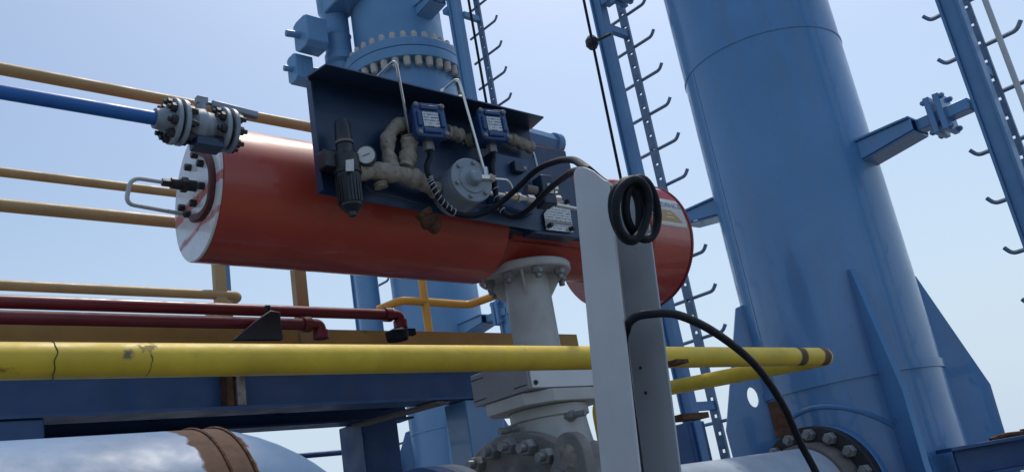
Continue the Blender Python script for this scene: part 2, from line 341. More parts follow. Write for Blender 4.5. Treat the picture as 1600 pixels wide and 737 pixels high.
# pipeline nozzle on the column
ZP, YP = 1.49, 2.68
b = NB(); lathe(b, (4.70, YP, ZP), VX, [(0,0),(0,.25),(.5,.25),(.5,0)], 48); nz = part('nozzle', b, M_col, armR)
b = NB(); lathe(b, (4.665, YP, ZP), VX, [(0,.2),(0,.36),(.055,.36),(.055,.27),(.12,.25)], 64); part('nozzle_flange', b, M_col, armR, bev=.004)
def on_column(rad, k):                               # a circle round the nozzle wrapped on the pillar
    out = []
    for i in range(65):
        t = 2*math.pi*i/64; y, z = rad*math.cos(t), rad*math.sin(t); y = max(-RR*.98, min(RR*.98, y))
        out.append(Vector((CXR-math.sqrt(max(0, (RR+k)**2-y*y)), CYR+y, ZP+z)))
    return out
b = NB(); tube(b, on_column(.46, -.004), .016, 8, cap=False); part('reinforcing_ring', b, M_col, armR)

# far loading arm
CXL, CYL = 5.765, 7.155
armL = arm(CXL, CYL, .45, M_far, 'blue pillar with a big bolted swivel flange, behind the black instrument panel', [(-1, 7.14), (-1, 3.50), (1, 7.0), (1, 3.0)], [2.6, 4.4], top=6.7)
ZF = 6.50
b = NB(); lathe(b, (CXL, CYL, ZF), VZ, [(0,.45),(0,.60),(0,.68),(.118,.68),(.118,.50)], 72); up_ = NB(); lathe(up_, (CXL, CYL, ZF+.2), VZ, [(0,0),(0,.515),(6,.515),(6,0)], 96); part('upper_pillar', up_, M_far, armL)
f1 = part('lower_flange', b, M_far, armL, bev=.006)
b = NB(); lathe(b, (CXL, CYL, ZF+.126), VZ, [(0,.45),(0,.68),(.10,.68),(.125,.60),(.125,.50)], 72); f2 = part('upper_flange', b, M_far, armL, bev=.006)
b = NB(); lathe(b, (CXL, CYL, ZF-.75), VZ, [(0,.45),(.10,.56),(.5,.575),(.752,.575)], 72); part('flange_neck', b, M_far, armL)
ring = [R(360*i/32) for i in range(32)]
def cap_bm(r, h): bb = NB(); lathe(bb, (0,0,0), VZ, [(0,0),(0,r),(h*.7,r),(h,r*.75),(h,0)], 14); return bb
scatter('bolt_cap', cap_bm(.040, .10), M_bcol, f1, [((CXL+.632*math.cos(a), CYL+.632*math.sin(a), ZF), (0,0,-1)) for a in ring])
scatter('bolt_cap', cap_bm(.036, .08), M_bcol, f2, [((CXL+.60*math.cos(a), CYL+.60*math.sin(a), ZF+.25), (0,0,1)) for a in ring])

# ------------------------------------------------------------------ ladders
def ladder(cx, cy, label, top, zbase=0, M=M_lad, pitch=.31, z0=.35, pw=.12, w2=.10, dx=.28, dy=.035, left_hook=False):
    root = thing('climbing_ladder', (cx, cy, zbase), label, 'ladder', 'single rail ladders on blue posts')
    b = NB()                                            # H section post
    h, t = pw, .016
    bxx(b, cx-w2/2, cx+w2/2, cy-h/2, cy-h/2+t, zbase, top); bxx(b, cx-w2/2, cx+w2/2, cy+h/2-t, cy+h/2, zbase, top); bxx(b, cx-w2/2+.022, cx-w2/2+.036, cy-h/2+t+.0005, cy+h/2-t-.0005, zbase, top)
    part('post', b, M, root, bev=.003)
    rx, ry = cx+dx, cy+dy; b = NB()                     # perforated rail
    for s in (-1, 1): bxx(b, rx-.012, rx+.012, ry+s*.027-.009, ry+s*.027+.009, zbase+.1, top)
    z = zbase+.12
    while z < top: bxx(b, rx-.0115, rx+.0115, ry-.0185, ry+.0185, z, z+.10); z += .125
    part('rail', b, M_rail, root)
    rl = .215
    path = fillet([(0,-rl-.032,.046), (0,-rl+.005,.0), (0,rl,0)]+([(0,rl+.032,.046)] if left_hook else []), .03, 4)
    rb = NB()
    for p, q in zip(path[:-1], path[1:]):
        pass
    tube(rb, path, .0135, 6)
    me = mesh_from(rb, 'rung', Vector((0,0,0)), M_rail)
    z = z0
    while z < top-.1:
        o = bpy.data.objects.new('rung', me); COL.objects.link(o); o.parent = root; o.location = (rx-cx+.026, ry-cy, z-zbase); z += pitch
    sb = NB(); bxx(sb, 0, dx-w2/2-.012, -.025, .025, -.03, .03); me = mesh_from(sb, 'standoff', Vector((0,0,0)), M)
    z = z0+.12
    while z < top-.1:
        o = bpy.data.objects.new('standoff', me); COL.objects.link(o); o.parent = root; o.location = (w2/2, ry-cy, z-zbase); z += pitch*5
    return root
ladder(CXR, CYR-1.24, 'blue post ladder at the right edge with its hooked rungs sticking out on both sides', 6.5, z0=2.60-.31*7, dy=.005, pw=.115, w2=.09, left_hook=True)
ladder(CXR, CYR+1.235, 'blue post ladder standing between the red drum and the huge right pillar', 8.0, z0=4.235-.31*12, dy=-.015, pw=.10, w2=.085)
ladder(CXL, CYL-1.03, 'blue post ladder rising behind the right side of the instrument panel', 11.0, z0=.5, M=M_far, dy=-.05, pw=.11)
ladder(CXL-.1, CYL+1.27, 'blue post ladder left of the far pillar, seen under the red drum', 4.9, z0=.5, M=M_far)
b = NB(); bxx(b, CXR-.10, CXR+.10, CYR+1.29-.09, CYR+1.29+.09, 0, 2.08); solo('ladder_pedestal', b, M_beam, 'dark blue pedestal at the foot of the ladder behind the grey channel', 'pedestal', bev=.01)

# thin lines beside the ladders
def wire(name, pts, r, m, label, cat, group=None): b = NB(); tube(b, pts, r, 8); return solo(name, b, m, label, cat, group)
p = U(912, 0, 6.9); pb = on(0, p.x, 961, 275); wr = thing('guy_cable', (pb.x, pb.y, 0), 'thin black cable with a small clamp left of the middle ladder', 'cable')
b = NB(); tube(b, [(p.x, p.y, p.z+1), p, (pb.x, pb.y, 0)], .011, 8); part('cable', b, M_blk, wr)
q = on(1, (p.y+pb.y)/2, 925, 67); b = NB(); lathe(b, q-VZ*.05, VZ, [(0,0),(0,.03),(.03,.05),(.07,.05),(.1,.03),(.1,0)], 12); tube(b, [q, q+Vector((.1,-.12,.04))], .012, 6); part('clamp', b, M_blkm, wr)
p = U(732, 0, 9.6); q = on(0, p.x, 745, 155); wire('guy_cable', [(p.x,p.y,p.z+1), (p.x,p.y,0)], .014, M_blk, 'thin black cable beside the ladder behind the instrument panel', 'cable')
p = U(1539, 0, 5.0); q = U(1600, 174, 5.0); wire('vent_tube', [(p.x,p.y,p.z+1), (p.x,p.y,0)], .016, M_gal, 'thin grey vertical tube beside the right-edge ladder', 'tube')
grp = 'conduits on the back of the far pillar'
for i, (xx, yy) in enumerate(((.0,0),(.0,-.055),(.0,-.11))):
    c = Vector((CXL+.67+yy*.3, CYL-.20+yy, 0)); b = NB(); tube(b, [c, c+VZ*11], .014, 8)
    solo('conduit', b, M_far, 'thin vertical conduit running up the far pillar in a bundle of three', 'conduit', grp)
p = Vector((CXL+.65, CYL-.255, 7.55)); b = NB(); box(b, p, .10, .20, .07); solo('conduit_clamp', b, M_far, 'small blue clamp block holding the conduit bundle at the far pillar', 'clamp', bev=.01)

# secondary riser with the two boxes left of the far column
rs = thing('swivel_riser', U(527, 130, 10.3), 'thin blue riser pipe with stacked collars left of the far pillar', 'pipe')
top, bot = on(1, U(527,60,10.3).y, 517, -40), None
pc = U(527, 60, 10.3); b = NB(); rr = .150
lathe(b, (pc.x, pc.y, 0), VZ, [(0,0),(0,rr*.8),(pc.z-.36,rr*.8),(pc.z-.33,rr*1.12),(pc.z-.24,rr*1.12),(pc.z-.22,rr),(pc.z-.02,rr),(pc.z,rr*1.08),(pc.z+.02,rr),(pc.z+.28,rr),(pc.z+.34,rr*1.25),(pc.z+.62,rr*1.3),(pc.z+.66,rr*1.05),(pc.z+2.2,rr*1.05),(pc.z+2.2,0)], 32)
part('riser_pipe', b, M_far, rs)
b = NB(); box(b, U(540, -2, 10.2), .32, .5, .20); part('elbow_block', b, M_far, rs, bev=.02)
def hexbox(name, c, sx, sy, sz, label, stubs, grooves=0):
    root = thing(name, c-VZ*sz/2, label, 'box', 'blue boxes left of the far pillar')
    b = NB(); k = .22
    prism(b, [c+Vector((-sx/2, y*sy, z*sz)) for y, z in ((-.5,-.5+k*.6),(-.5+k,-.5),(.5-k,-.5),(.5,-.5+k*.6),(.5,.5-k*.3),(.5-k,.5),(-.5+k,.5),(-.5,.5-k*.3))], (sx,0,0))
    part('case', b, M_far, root, bev=.012)
    for g in range(grooves):
        b = NB(); box(b, c+Vector((-sx/2+sx*(g+1)/(grooves+1), 0, .0)), .012, sy+.012, sz*.60); part('rib', b, M_far, root)
    for p0, p1, r in stubs: b = NB(); cyl(b, p0, p1, r, seg=12, ch=.006); part('stub', b, M_far, root)
c = U(486, 57, 10.0); hexbox('switch_box', c, .26, .30, .38, 'large blue box with a stub, upper of two left of the far pillar', [(c+Vector((-.28,.06,.0)), c+Vector((-.1,.03,0)), .04)])
c2 = U(470, 111, 10.0); hexbox('switch_box', c2, .22, .20, .34, 'small ribbed blue box, lower of two left of the far pillar', [(c2+Vector((-.20,.02,-.0)), c2+Vector((-.1,.0,0)), .035), (c2+Vector((.08,-.03,.02)), c2+Vector((.42,-.10,.03)), .032)], grooves=2)

# ------------------------------------------------------------------ steel access platform
YF, YB = 3.48, 4.55
XR = on(1, YF, 899, 525).x
plat = thing('access_platform', (1.5, 4.0, 0), 'dark blue steel platform on box columns behind the yellow rail', 'platform')
XE = 3.30
def ibeam_x(bm, y, z0, z1, x0, x1, wd=.15, t=.012):
    bxx(bm, x0, x1, y-wd/2, y+wd/2, z0, z0+t); bxx(bm, x0, x1, y-wd/2, y+wd/2, z1-t, z1); bxx(bm, x0+.001, x1-.001, y-.005, y+.005, z0+t, z1-t)
def ibeam_y(bm, x, z0, z1, y0, y1, wd=.05, t=.012):
    bxx(bm, x-wd/2, x+wd/2, y0, y1, z0, z0+t); bxx(bm, x-wd/2, x+wd/2, y0, y1, z1-t, z1); bxx(bm, x-.005, x+.005, y0+.001, y1-.001, z0+t, z1-t)
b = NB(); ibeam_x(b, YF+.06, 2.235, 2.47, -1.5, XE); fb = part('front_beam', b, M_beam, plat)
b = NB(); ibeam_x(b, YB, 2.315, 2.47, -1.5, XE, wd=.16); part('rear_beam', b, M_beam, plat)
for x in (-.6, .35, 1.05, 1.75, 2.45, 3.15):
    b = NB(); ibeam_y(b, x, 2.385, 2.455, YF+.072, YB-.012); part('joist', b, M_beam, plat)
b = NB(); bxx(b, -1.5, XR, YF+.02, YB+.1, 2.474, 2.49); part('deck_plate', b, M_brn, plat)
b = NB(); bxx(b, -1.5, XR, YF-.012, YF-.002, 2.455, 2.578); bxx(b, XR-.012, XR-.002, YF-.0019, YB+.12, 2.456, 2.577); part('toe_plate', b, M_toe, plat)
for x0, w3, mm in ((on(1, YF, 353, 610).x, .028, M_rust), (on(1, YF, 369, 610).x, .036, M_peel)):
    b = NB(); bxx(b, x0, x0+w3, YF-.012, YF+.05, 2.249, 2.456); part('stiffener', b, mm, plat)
def boxcol(cx, cy, s, h, M=M_beam, sy=None): sy = sy or s; b = NB(); bxx(b, cx-s/2, cx+s/2, cy-sy/2, cy+sy/2, 0, h); return part('column', b, M, plat, bev=.006)
xc = on(1, YF, 731, 660).x; boxcol(xc+.12, YF+.085, .24, 2.233, M_col, .17)
xb = on(1, YB-.1, 580, 690).x; boxcol(xb+.07, YB+.02, .25, 2.313)
xl = on(1, YF, 70, 670).x; boxcol(xl-.12, YF+.12, .24, 2.233)
boxcol(xl-.3, YB, .22, 2.313)
p0, p1 = on(2, 2.225, 560, 664), on(2, 2.225, 692, 628)
dv = nrm(p1-p0); sv = dv.cross(VZ); b = NB(); box(b, (p0+p1)/2, (p1-p0).length, .10, .012, (dv, sv, VZ)); part('diagonal_brace', b, M_brn, plat)
b = NB(); pr = U(500, 709, 5.6); tube(b, [(pr.x-2.2, pr.y, pr.z), (pr.x+.45, pr.y, pr.z)], .018, 10); part('tie_rod', b, M_beam, plat)

# ochre guard rail of the platform
hr = thing('guard_rail', (1.5, 4.0, 2.49), 'ochre tube guard rail along the platform, passing behind the red drum', 'railing')
for yy, zz in ((YF, 3.61), (YF, 3.035)):
    b = NB(); tube(b, [(-1.5, yy, zz), (2.75, yy, zz)], .026, 14); part('front_rail', b, M_bei, hr)
b = NB(); tube(b, [(-1.5, YB-.05, 3.63), (2.6, YB-.05, 3.63)], .025, 14); part('rear_rail', b, M_bei, hr)
pd = on(1, YB-.05, 375, 462)
b = NB(); tube(b, fillet([(-1.5, YB-.05, pd.z), (pd.x, YB-.05, pd.z), (pd.x, YB-.5, pd.z)][:2]+[(pd.x+.02, YB+.45, pd.z)], .06), .026, 14); part('rear_rail', b, M_bei, hr)
for px, yy in ((470, YF),):
    x = on(1, yy, px, 470).x; b = NB(); bxx(b, x-.029, x+.029, yy-.02, yy+.02, 2.49, 3.03); part('post', b, M_bei, hr)
x = on(1, YB-.05, 344, 455).x; b = NB(); bxx(b, x-.032, x+.032, YB-.07, YB-.03, 2.49, 3.64); part('post', b, M_bei, hr)
x = on(1, YB+.1, 358, 455).x; b = NB(); bxx(b, x-.03, x+.045, YB+.16, YB+.24, 2.3, 3.5); solo('stub_post', b, M_lad, 'blue upright post just behind the ochre railing post', 'post', bev=.004)

orr = thing('guard_rail', U(668, 512, 6.5), 'orange bent guard rail with one post in front of the far pillar', 'railing')
d0 = 6.5; pz = U(680, 471, d0); zr = pz.z
pts = [on(2, zr, 592, 483), on(2, zr, 627, 469), on(2, zr, 733, 476), on(2, zr, 790, 456)]
b = NB(); tube(b, fillet(pts, .06), .03, 12); part('rail', b, M_org, orr)
pm = on(2, zr, 664, 471.5); b = NB(); tube(b, [(pm.x, pm.y, 2.78), (pm.x, pm.y, zr+.55)], .030, 12); part('post', b, M_org, orr)
b = NB(); tube(b, [q+VZ*.53 for q in fillet(pts, .06)], .03, 12); part('rail', b, M_org, orr)

# maroon pipes in front of the toe plate
def elbow_pipe(px, py, y, label, drop, r=.025):
    e = on(1, y, px, py); rt = thing('deluge_pipe', e-VZ*drop, label, 'pipe', 'maroon pipes along the platform edge')
    b = NB(); tube(b, fillet([(-1.5, y, e.z), (e.x, y, e.z), (e.x, y, e.z-drop)], .04), r, 16); part('tube', b, M_mar, rt)
    b = NB(); lathe(b, (e.x-.085, y, e.z), VX, [(0,0),(0,r*1.35),(.035,r*1.35),(.035,0)], 16); lathe(b, (e.x, y, e.z-.062), VZ, [(0,0),(0,r*1.35),(.035,r*1.35),(.035,0)], 16); part('elbow_collar', b, M_mar, rt)
    return rt, e
r1, e1 = elbow_pipe(624, 492, 3.36, 'upper long maroon pipe ending in an elbow above the black spray nozzle', .05)
b = NB(); lathe(b, e1+VZ*-.095, VZ, [(0,0),(0,.012),(.06,.016),(.06,0)], 12); part('nozzle', b, M_stl, r1)
b = NB(); lathe(b, e1+Vector((-.035,-.01,-.125)), VZ, [(0,0),(0,.05),(.04,.055),(.055,.02),(.055,0)], 14); box(b, e1+Vector((.03,-.01,-.085)), .07,.03,.03); part('nozzle_cap', b, M_blk, r1)
r2, e2 = elbow_pipe(500, 507, 3.30, 'lower maroon pipe ending in a short elbow under the red drum', .05)
tp = [on(1, 3.24, *q) for q in ((366,530),(400,500),(423,484),(438,487),(443,530))]
b = NB(); prism(b, tp, (0,.03,0)); box(b, on(1,3.26,418,482), .02,.02,.03); solo('pipe_bracket', b, M_blkm, 'black triangular bracket plate against the maroon pipes', 'bracket', bev=.004)

# ------------------------------------------------------------------ pipeline, valve and actuator
C0 = U(307, 302, 3.0); SX, SY, SZ = C0.x+1.46, C0.y, C0.z
# blue pipe between valve and column
pl = thing('pipeline', (4.0, YP, 1.2), 'pale grey blue pipe bolted to the foot of the huge right pillar', 'pipe')
b = NB(); lathe(b, (3.05, YP, ZP), VX, [(0,0),(0,.25),(1.45,.25),(1.62,.25),(1.62,0)], 64); part('pipe', b, M_pale, pl)
b = NB(); lathe(b, (4.48, YP, ZP), VX, [(0,.25),(.09,.262),(.11,.275),(.11,.36),(.175,.36),(.175,.2)], 64); pf = part('flange', b, M_bdark, pl, 'dark bare flange with a rusty neck', bev=.003)
b = NB(); lathe(b, (4.46, YP, ZP), VX, [(0,.25),(.0,.266),(.128,.277),(.128,.25)], 64); part('flange_neck', b, M_brn, pl)
A16 = [R(360*i/16+8) for i in range(16)]
scatter('bolt', bolt_bm(.034, .04, .025), M_bolt, pf, [((4.59, YP+.315*math.cos(a), ZP+.315*math.sin(a)), (-1,0,0)) for a in A16])
b = NB(); box(b, (4.56, YP+.10, ZP+.43), .012, .10, .20); solo('rusty_tab', b, M_rust, 'upright rusty strap above the right pipe flange', 'strap', bev=.002)
# ball valve
vr = thing('ball_valve', (SX, SY, 1.0), 'worn grey ball valve body with a large bolted flange under the grey gear box', 'valve')
b = NB(); lathe(b, (SX-.22, YP, ZP), VX, [(0,.2),(0,.33),(.06,.36),(.14,.40),(.30,.41),(.46,.38),(.55,.33),(.55,.2)], 64); part('body', b, M_val, vr)
b = NB(); lathe(b, (SX-.26, YP, ZP), VX, [(0,.2),(0,.455),(.062,.455),(.062,.2)], 80); vf = part('body_flange', b, M_val, vr, bev=.004)
A18 = [R(360*i/24+5) for i in range(24)]
scatter('bolt', bolt_bm(.032, .04, .03), M_bolt, vf, [((SX-.262, YP+.405*math.cos(a), ZP+.405*math.sin(a)), (-1,0,0)) for a in A18])
b = NB(); lathe(b, (SX-.585, YP, ZP), VX, [(0,.2),(0,.255),(.2,.275),(.30,.30),(.3249,.335)], 64); part('body_neck', b, M_val, vr)
b = NB(); lathe(b, (SX-.73, YP, ZP), VX, [(0,.2),(0,.36),(.065,.36),(.065,.2)], 72); ff = part('pipe_flange', b, M_beam, vr, 'blue pipe flange', bev=.003)
b = NB(); lathe(b, (SX-.659, YP, ZP), VX, [(0,.2),(0,.335),(.03,.36),(.075,.36),(.075,.25)], 72); part('gasket_flange', b, M_wht, vr, bev=.003)
scatter('bolt', bolt_bm(.032, .04, .02), M_bdark, ff, [((SX-.732, YP+.31*math.cos(a), ZP+.31*math.sin(a)), (-1,0,0)) for a in A16])
b = NB(); lathe(b, (SX-1.3, YP, ZP), VX, [(0,0),(0,.25),(.565,.25),(.569,.2)], 48); part('inlet_pipe', b, M_pipe, vr)
# lifting ear on the flange
ec = on(0, SX-.30, 888, 712); b = NB(); n = 20
o_ = [ec+VY*(.085*math.cos(R(a)))+VZ*(.10*math.sin(R(a))) for a in range(-10, 191, 10)]+[ec+Vector((0,-.085,-.25)), ec+Vector((0,.085,-.25))]
o_ = [ec+VY*(-.078*math.cos(R(a)))+VZ*(.085*math.sin(R(a))) for a in range(0, 181, 12)]+[ec+Vector((0,.13,-.06)), ec+Vector((0,.12,-.4)), ec+Vector((0,-.078,-.4))]
prism(b, o_, (.05,0,0)); ear = part('lifting_ear', b, M_val, vr, bev=.004)
b = NB(); lathe(b, ec+VX*-.004, VX, [(0,0),(0,.035),(.003,.042),(.01,.045)], 20); part('ear_plug', b, M_wrap, ear)
# valve neck
b = NB(); lathe(b, (SX, SY, 0), VZ, [(1.82,0),(1.82,.17),(1.93,.155),(1.985,.150),(1.99,.165),(2.03,.165),(2.03,0)], 48); part('bonnet', b, M_wht, vr)
scatter('bolt', bolt_bm(.024, .04, .05), M_bolt, vr, [(on(1, SY-.13, 884, 651), (.3,-1,0)), (Vector((SX-.18, SY+.02, 1.96)), (-1,0,0))])
b = NB(); lathe(b, (SX+.30, SY-.12, 1.70), VZ, [(0,0),(0,.07),(.17,.07),(.20,.05),(.20,0)], 24); part('body_boss', b, M_val, vr)
b = NB(); lathe(b, (SX+.22, SY-.26, 1.80), Vector((.3,-.6,.5)), [(0,0),(0,.035),(.05,.035),(.05,.05),(.10,.05),(.10,0)], 8); part('vent_fitting', b, M_blkm, vr)

# mounting spool + gear box
sp = thing('mounting_spool', (SX, SY, 2.03), 'grey white flanged spool carrying the red drum on top of the gear box', 'spool')
b = NB(); lathe(b, (SX, SY, 2.205), VZ, [(0,0),(0,.099),(.40,.099),(.40,0)], 48); part('tube', b, M_wht, sp)
b = NB(); lathe(b, (SX, SY, 2.604), VZ, [(0,0),(0,.198),(.006,.203),(.03,.203),(.036,.198),(.036,0)], 56); tf = part('flange', b, M_wht, sp)
A8 = [R(45*i+20) for i in range(8)]
scatter('bolt', bolt_bm(.024, .028, .018), M_bolt, tf, [((SX+.165*math.cos(a), SY+.165*math.sin(a), 2.604), (0,0,-1)) for a in A8])
for a in [R(45*i+42) for i in range(0, 8, 2)]:
    d = Vector((math.cos(a), math.sin(a), 0)); t = Vector((-d.y, d.x, 0)); c = Vector((SX, SY, 0))
    b = NB(); prism(b, [c+d*.096+VZ*2.604-t*.005, c+d*.17+VZ*2.604-t*.005, c+d*.096+VZ*2.50-t*.005], t*.01); part('gusset', b, M_wht, tf)
gb = thing('gear_box', (SX, SY, 2.03), 'square light grey gear box with corner screws under the yellow rail', 'box')
gc = on(1, SY-.17, 826, 600); gx0, gx1, gy0, gy1 = gc.x, gc.x+.41, SY-.17, SY+.17
b = NB(); bxx(b, gx0, gx1, gy0, gy1, 2.085, 2.215); bm_ = part('housing', b, M_gbox, gb, bev=.004)
b = NB(); bxx(b, gx0+.012, gx1-.008, gy0-.008, gy0-.0005, 2.09, 2.211); fc = part('cover_plate', b, M_wbox, gb, bev=.002)
scatter('screw', bolt_bm(.010, .008, .004), M_bdark, fc, [((x, gy0-.008, z), (0,-1,0)) for x in (gx0+.03, gx1-.03) for z in (2.11, 2.175)])
b = NB()
for (y0,y1,z) in ((gy0+.0, gy0+.09, 2.104), (gy1-.09, gy1, 2.104), (gy1-.09, gy1, 2.19)): bxx(b, gx0-.002, gx0+.001, y0+.01, y1-.005, z, z+.004)
part('seam', b, M_bdark, gb)
b = NB(); o_ = [(SX+.24*sx_, SY+.19*sy_, 2.033) for sx_, sy_ in ((-.6,-1),(.6,-1),(1,-.6),(1,.6),(.6,1),(-.6,1),(-1,.6),(-1,-.6))]; prism(b, o_, (0,0,.05)); part('base_flange', b, M_wht, gb, bev=.004)

# actuator
ac = thing('actuator', (SX, SY, 2.64), 'long red actuator drum with a white bolted end cap, hung above the yellow rail', 'actuator')
X0 = C0.x; DR = .235
DA, DB = U(307, 302, 3.11), Vector((X0+1.225, SY, SZ)); DX = nrm(DB-DA); DL = (DB-DA).length; DR = .241
b = NB(); lathe(b, DA+DX*.008, DX, [(0,.05),(0,DR-.004),(.004,DR),(DL-.012,DR),(DL-.008,DR-.004),(DL-.008,.05)], 96); part('spring_drum', b, M_red, ac)
b = NB(); lathe(b, DA, DX, [(0,0),(0,DR-.004),(.004,DR),(.0078,DR),(.0078,0)], 96); add_mark(M_cap, 2, SZ+.0-2.64, SZ+.035-2.64, (.50,.16,.15), .03, 9); add_mark(M_cap, 2, SZ-.10-2.64, SZ-.08-2.64, (.52,.20,.19), .03, 9); cp = part('end_cap', b, M_cap, ac)
def capP(px, py, off=0): q = ray(px, py); return EYE+q*((DA-DX*off-EYE).dot(DX)/q.dot(DX))
scatter('bolt', bolt_bm(.013, .022), M_bdark, cp, [(capP(*q), -DX) for q in ((308,243),(298,262),(317,256),(319,291),(288,325),(306,318),(297,335))])
arcp = smooth_path([capP(*q, .004) for q in ((312,236),(323,242),(331,260),(333,285),(330,312),(322,330),(312,339),(302,341))], 6)
b = NB(); tube(b, arcp, .016, 8); part('seal_ring', b, M_seal, cp)
# housing (yoke) in the middle
b = NB(); bxx(b, X0+1.235, X0+2.02, SY-.20, SY+.20, 2.70, 3.06); part('yoke_housing', b, M_redd, ac, bev=.02)
b = NB(); lathe(b, (SX, SY, 2.641), VZ, [(0,0),(0,.12),(.03,.12),(.06,.10),(.07,.10),(.07,0)], 40); part('output_neck', b, M_redd, ac)
b = NB(); lathe(b, (X0+1.235, SY, SZ), VX, [(0,.05),(0,.20),(.79,.20),(.79,.05)], 64); part('cylinder_neck', b, M_redd, ac)
# short fat air cylinder
AX0, AX1, AR, AZ = X0+2.03, X0+2.31, .314, SZ-.002
b = NB(); lathe(b, (AX0, SY, AZ), VX, [(0,0),(0,AR-.006),(.006,AR),(.279,AR),(.279,0)], 96); part('air_cylinder', b, M_red2, ac)
b = NB(); lathe(b, (AX0+.280, SY, AZ), VX, [(0,0),(0,AR+.004),(.014,AR+.004),(.014,0)], 96); part('air_cylinder_rim', b, M_mar, ac)
# sticker wrapped on the air cylinder
def wrap(x, s, k):                                   # x along the axis, s arc length down from phi0
    phi = PHI0 - s/AR; return Vector((x, SY-(AR+k)*math.cos(phi), AZ+(AR+k)*math.sin(phi)))
PHI0 = R(27)
def wrap_poly(bm, outline, k, n=10):
    """outline in (x, s): quad strip between left and right edges lists"""
    L_, R_ = outline; rows = []
    for i in range(n+1):
        t = i/n; s0 = L_[0][1]*(1-t)+L_[1][1]*t; s1 = R_[0][1]*(1-t)+R_[1][1]*t; x0 = L_[0][0]*(1-t)+L_[1][0]*t; x1 = R_[0][0]*(1-t)+R_[1][0]*t
        rows.append([bm.verts.new(wrap(x0+(x1-x0)*j/8, s0+(s1-s0)*j/8, k)) for j in range(9)])
    for a, c in zip(rows[:-1], rows[1:]):
        for j in range(8): bm.faces.new((a[j], a[j+1], c[j+1], c[j]))
sx0, sx1 = AX0+.015, AX0+.262
b = NB(); wrap_poly(b, (((sx0,.0),(sx0,.16)), ((sx1,.0),(sx1,.16))), .0015); stk = part('sticker', b, M_lbl, ac)
b = NB(); wrap_poly(b, (((sx0+.09,.075),(sx0+.05,.135)), ((sx1-.09,.075),(sx1-.03,.135))), .0025); part('sticker_emblem', b, M_tan, stk)
b = NB(); wrap_poly(b, (((sx0+.01,.142),(sx0+.01,.152)), ((sx1-.004,.142),(sx1-.004,.152))), .0025, 2); wrap_poly(b, (((sx0+.11,.092),(sx0+.11,.097)), ((sx1-.10,.092),(sx1-.10,.097))), .0035, 2); wrap_poly(b, (((sx0+.10,.112),(sx0+.10,.117)), ((sx1-.09,.112),(sx1-.09,.117))), .0035, 2); part('sticker_lines', b, M_inkl, stk)
def text_bm(body, size, fn, width=None):
    cu = bpy.data.curves.new('lettering', 'FONT'); cu.body = body; cu.size = size; cu.resolution_u = 3
    ob = bpy.data.objects.new('lettering', cu); COL.objects.link(ob); bpy.context.view_layer.update()
    me = ob.evaluated_get(bpy.context.evaluated_depsgraph_get()).to_mesh(); bb = NB(); bb.from_mesh(me)
    bpy.data.objects.remove(ob); bpy.data.curves.remove(cu)
    w0 = max(v.co.x for v in bb.verts); k = (width/w0) if width else 1
    bmesh.ops.subdivide_edges(bb, edges=[e for e in bb.edges if e.calc_length() > .02], cuts=1)
    for v in bb.verts: v.co = fn(v.co.x*k, v.co.y)
    return bb
part('lettering', text_bm('CREDENCE', .042, lambda x, y: wrap(sx0+.02+x, .055-y, .003), .23), M_ink, stk)
# navy cover plate with nameplate
YC = SY-.285
cvp = [on(1, YC, *q) for q in ((832,226),(884,236),(904,372),(832,364))]
b = NB(); prism(b, cvp, (0,.06,0)); part('cover_plate', b, M_navy, ac, 'navy cover plate carrying the nameplate', bev=.003)
b = NB(); bxx(b, 2.40, 2.86, YC+.062, SY-.16, 2.72, 3.10); part('cover_box', b, M_navy, ac, bev=.01)
# ------------------------------------------------------------------ instrument panel with rain hood
YPN = SY-.30
pn = thing('instrument_panel', (2.0, YPN, 2.72), 'black navy instrument panel with a slanted rain hood, mounted on the red drum', 'panel')
tl, trr, br_, bl_ = on(1, YPN, 488, 124), on(1, YPN, 826, 205), on(1, YPN, 846, 366), on(1, YPN, 494, 305)
b = NB(); prism(b, [Vector((1.49,YPN,2.735)), Vector((2.50,YPN,2.70)), Vector((2.55,YPN,tl.z)), Vector((1.50,YPN,tl.z))], (0,.006,0)); part('back_plate', b, M_navy, pn)
YH = YPN-.15; hl, hrr = on(1, YH, 510, 101), on(1, YH, 850, 185)
b = NB(); prism(b, [Vector((1.49,YPN,tl.z)), Vector((2.56,YPN,tl.z)), Vector((hrr.x,YH,hl.z)), Vector((hl.x,YH,hl.z))], (0,.001,.006)); part('rain_hood', b, M_navy, pn)
b = NB(); prism(b, [Vector((1.488,YPN,2.735)), Vector((1.488,YPN-.03,2.735)), Vector((1.488,YPN-.03,tl.z-.03)), Vector((1.488,YPN,tl.z-.005))], (.005,0,0)); part('side_lip', b, M_navy, pn)
b = NB(); pc_ = [on(1, YPN-.06, *q) for q in ((768,236),(828,250),(834,335),(778,320))]; prism(b, pc_, (0,.059,0)); part('raised_cover', b, M_sol2, pn, bev=.006)
scatter('rivet', bolt_bm(.006, .005), M_stl, pn, [(on(1, YPN, *q), (0,-1,0)) for q in ((724,224),(741,226))])
b = NB(); prism(b, [on(1, YPN-.003, *q) for q in ((505,208),(640,245),(640,345),(500,308))], (0,.002,0)); 
b.free()
# hex bar behind the panel's right end
p0, p1 = on(1, SY-.02, 824, 213), on(1, SY-.02, 868, 226)
b = NB(); cyl(b, p0-VX*.1, p1, .045, seg=6); lathe(b, p1, VX, [(-.02,0),(-.02,.056),(.015,.056),(.015,0)], 16); solo('end_stop', b, M_lad, 'grey blue hexagonal stop bar sticking out behind the right end of the panel', 'stop bar')

W = lambda px, py, off=0: on(1, YPN-off, px, py)
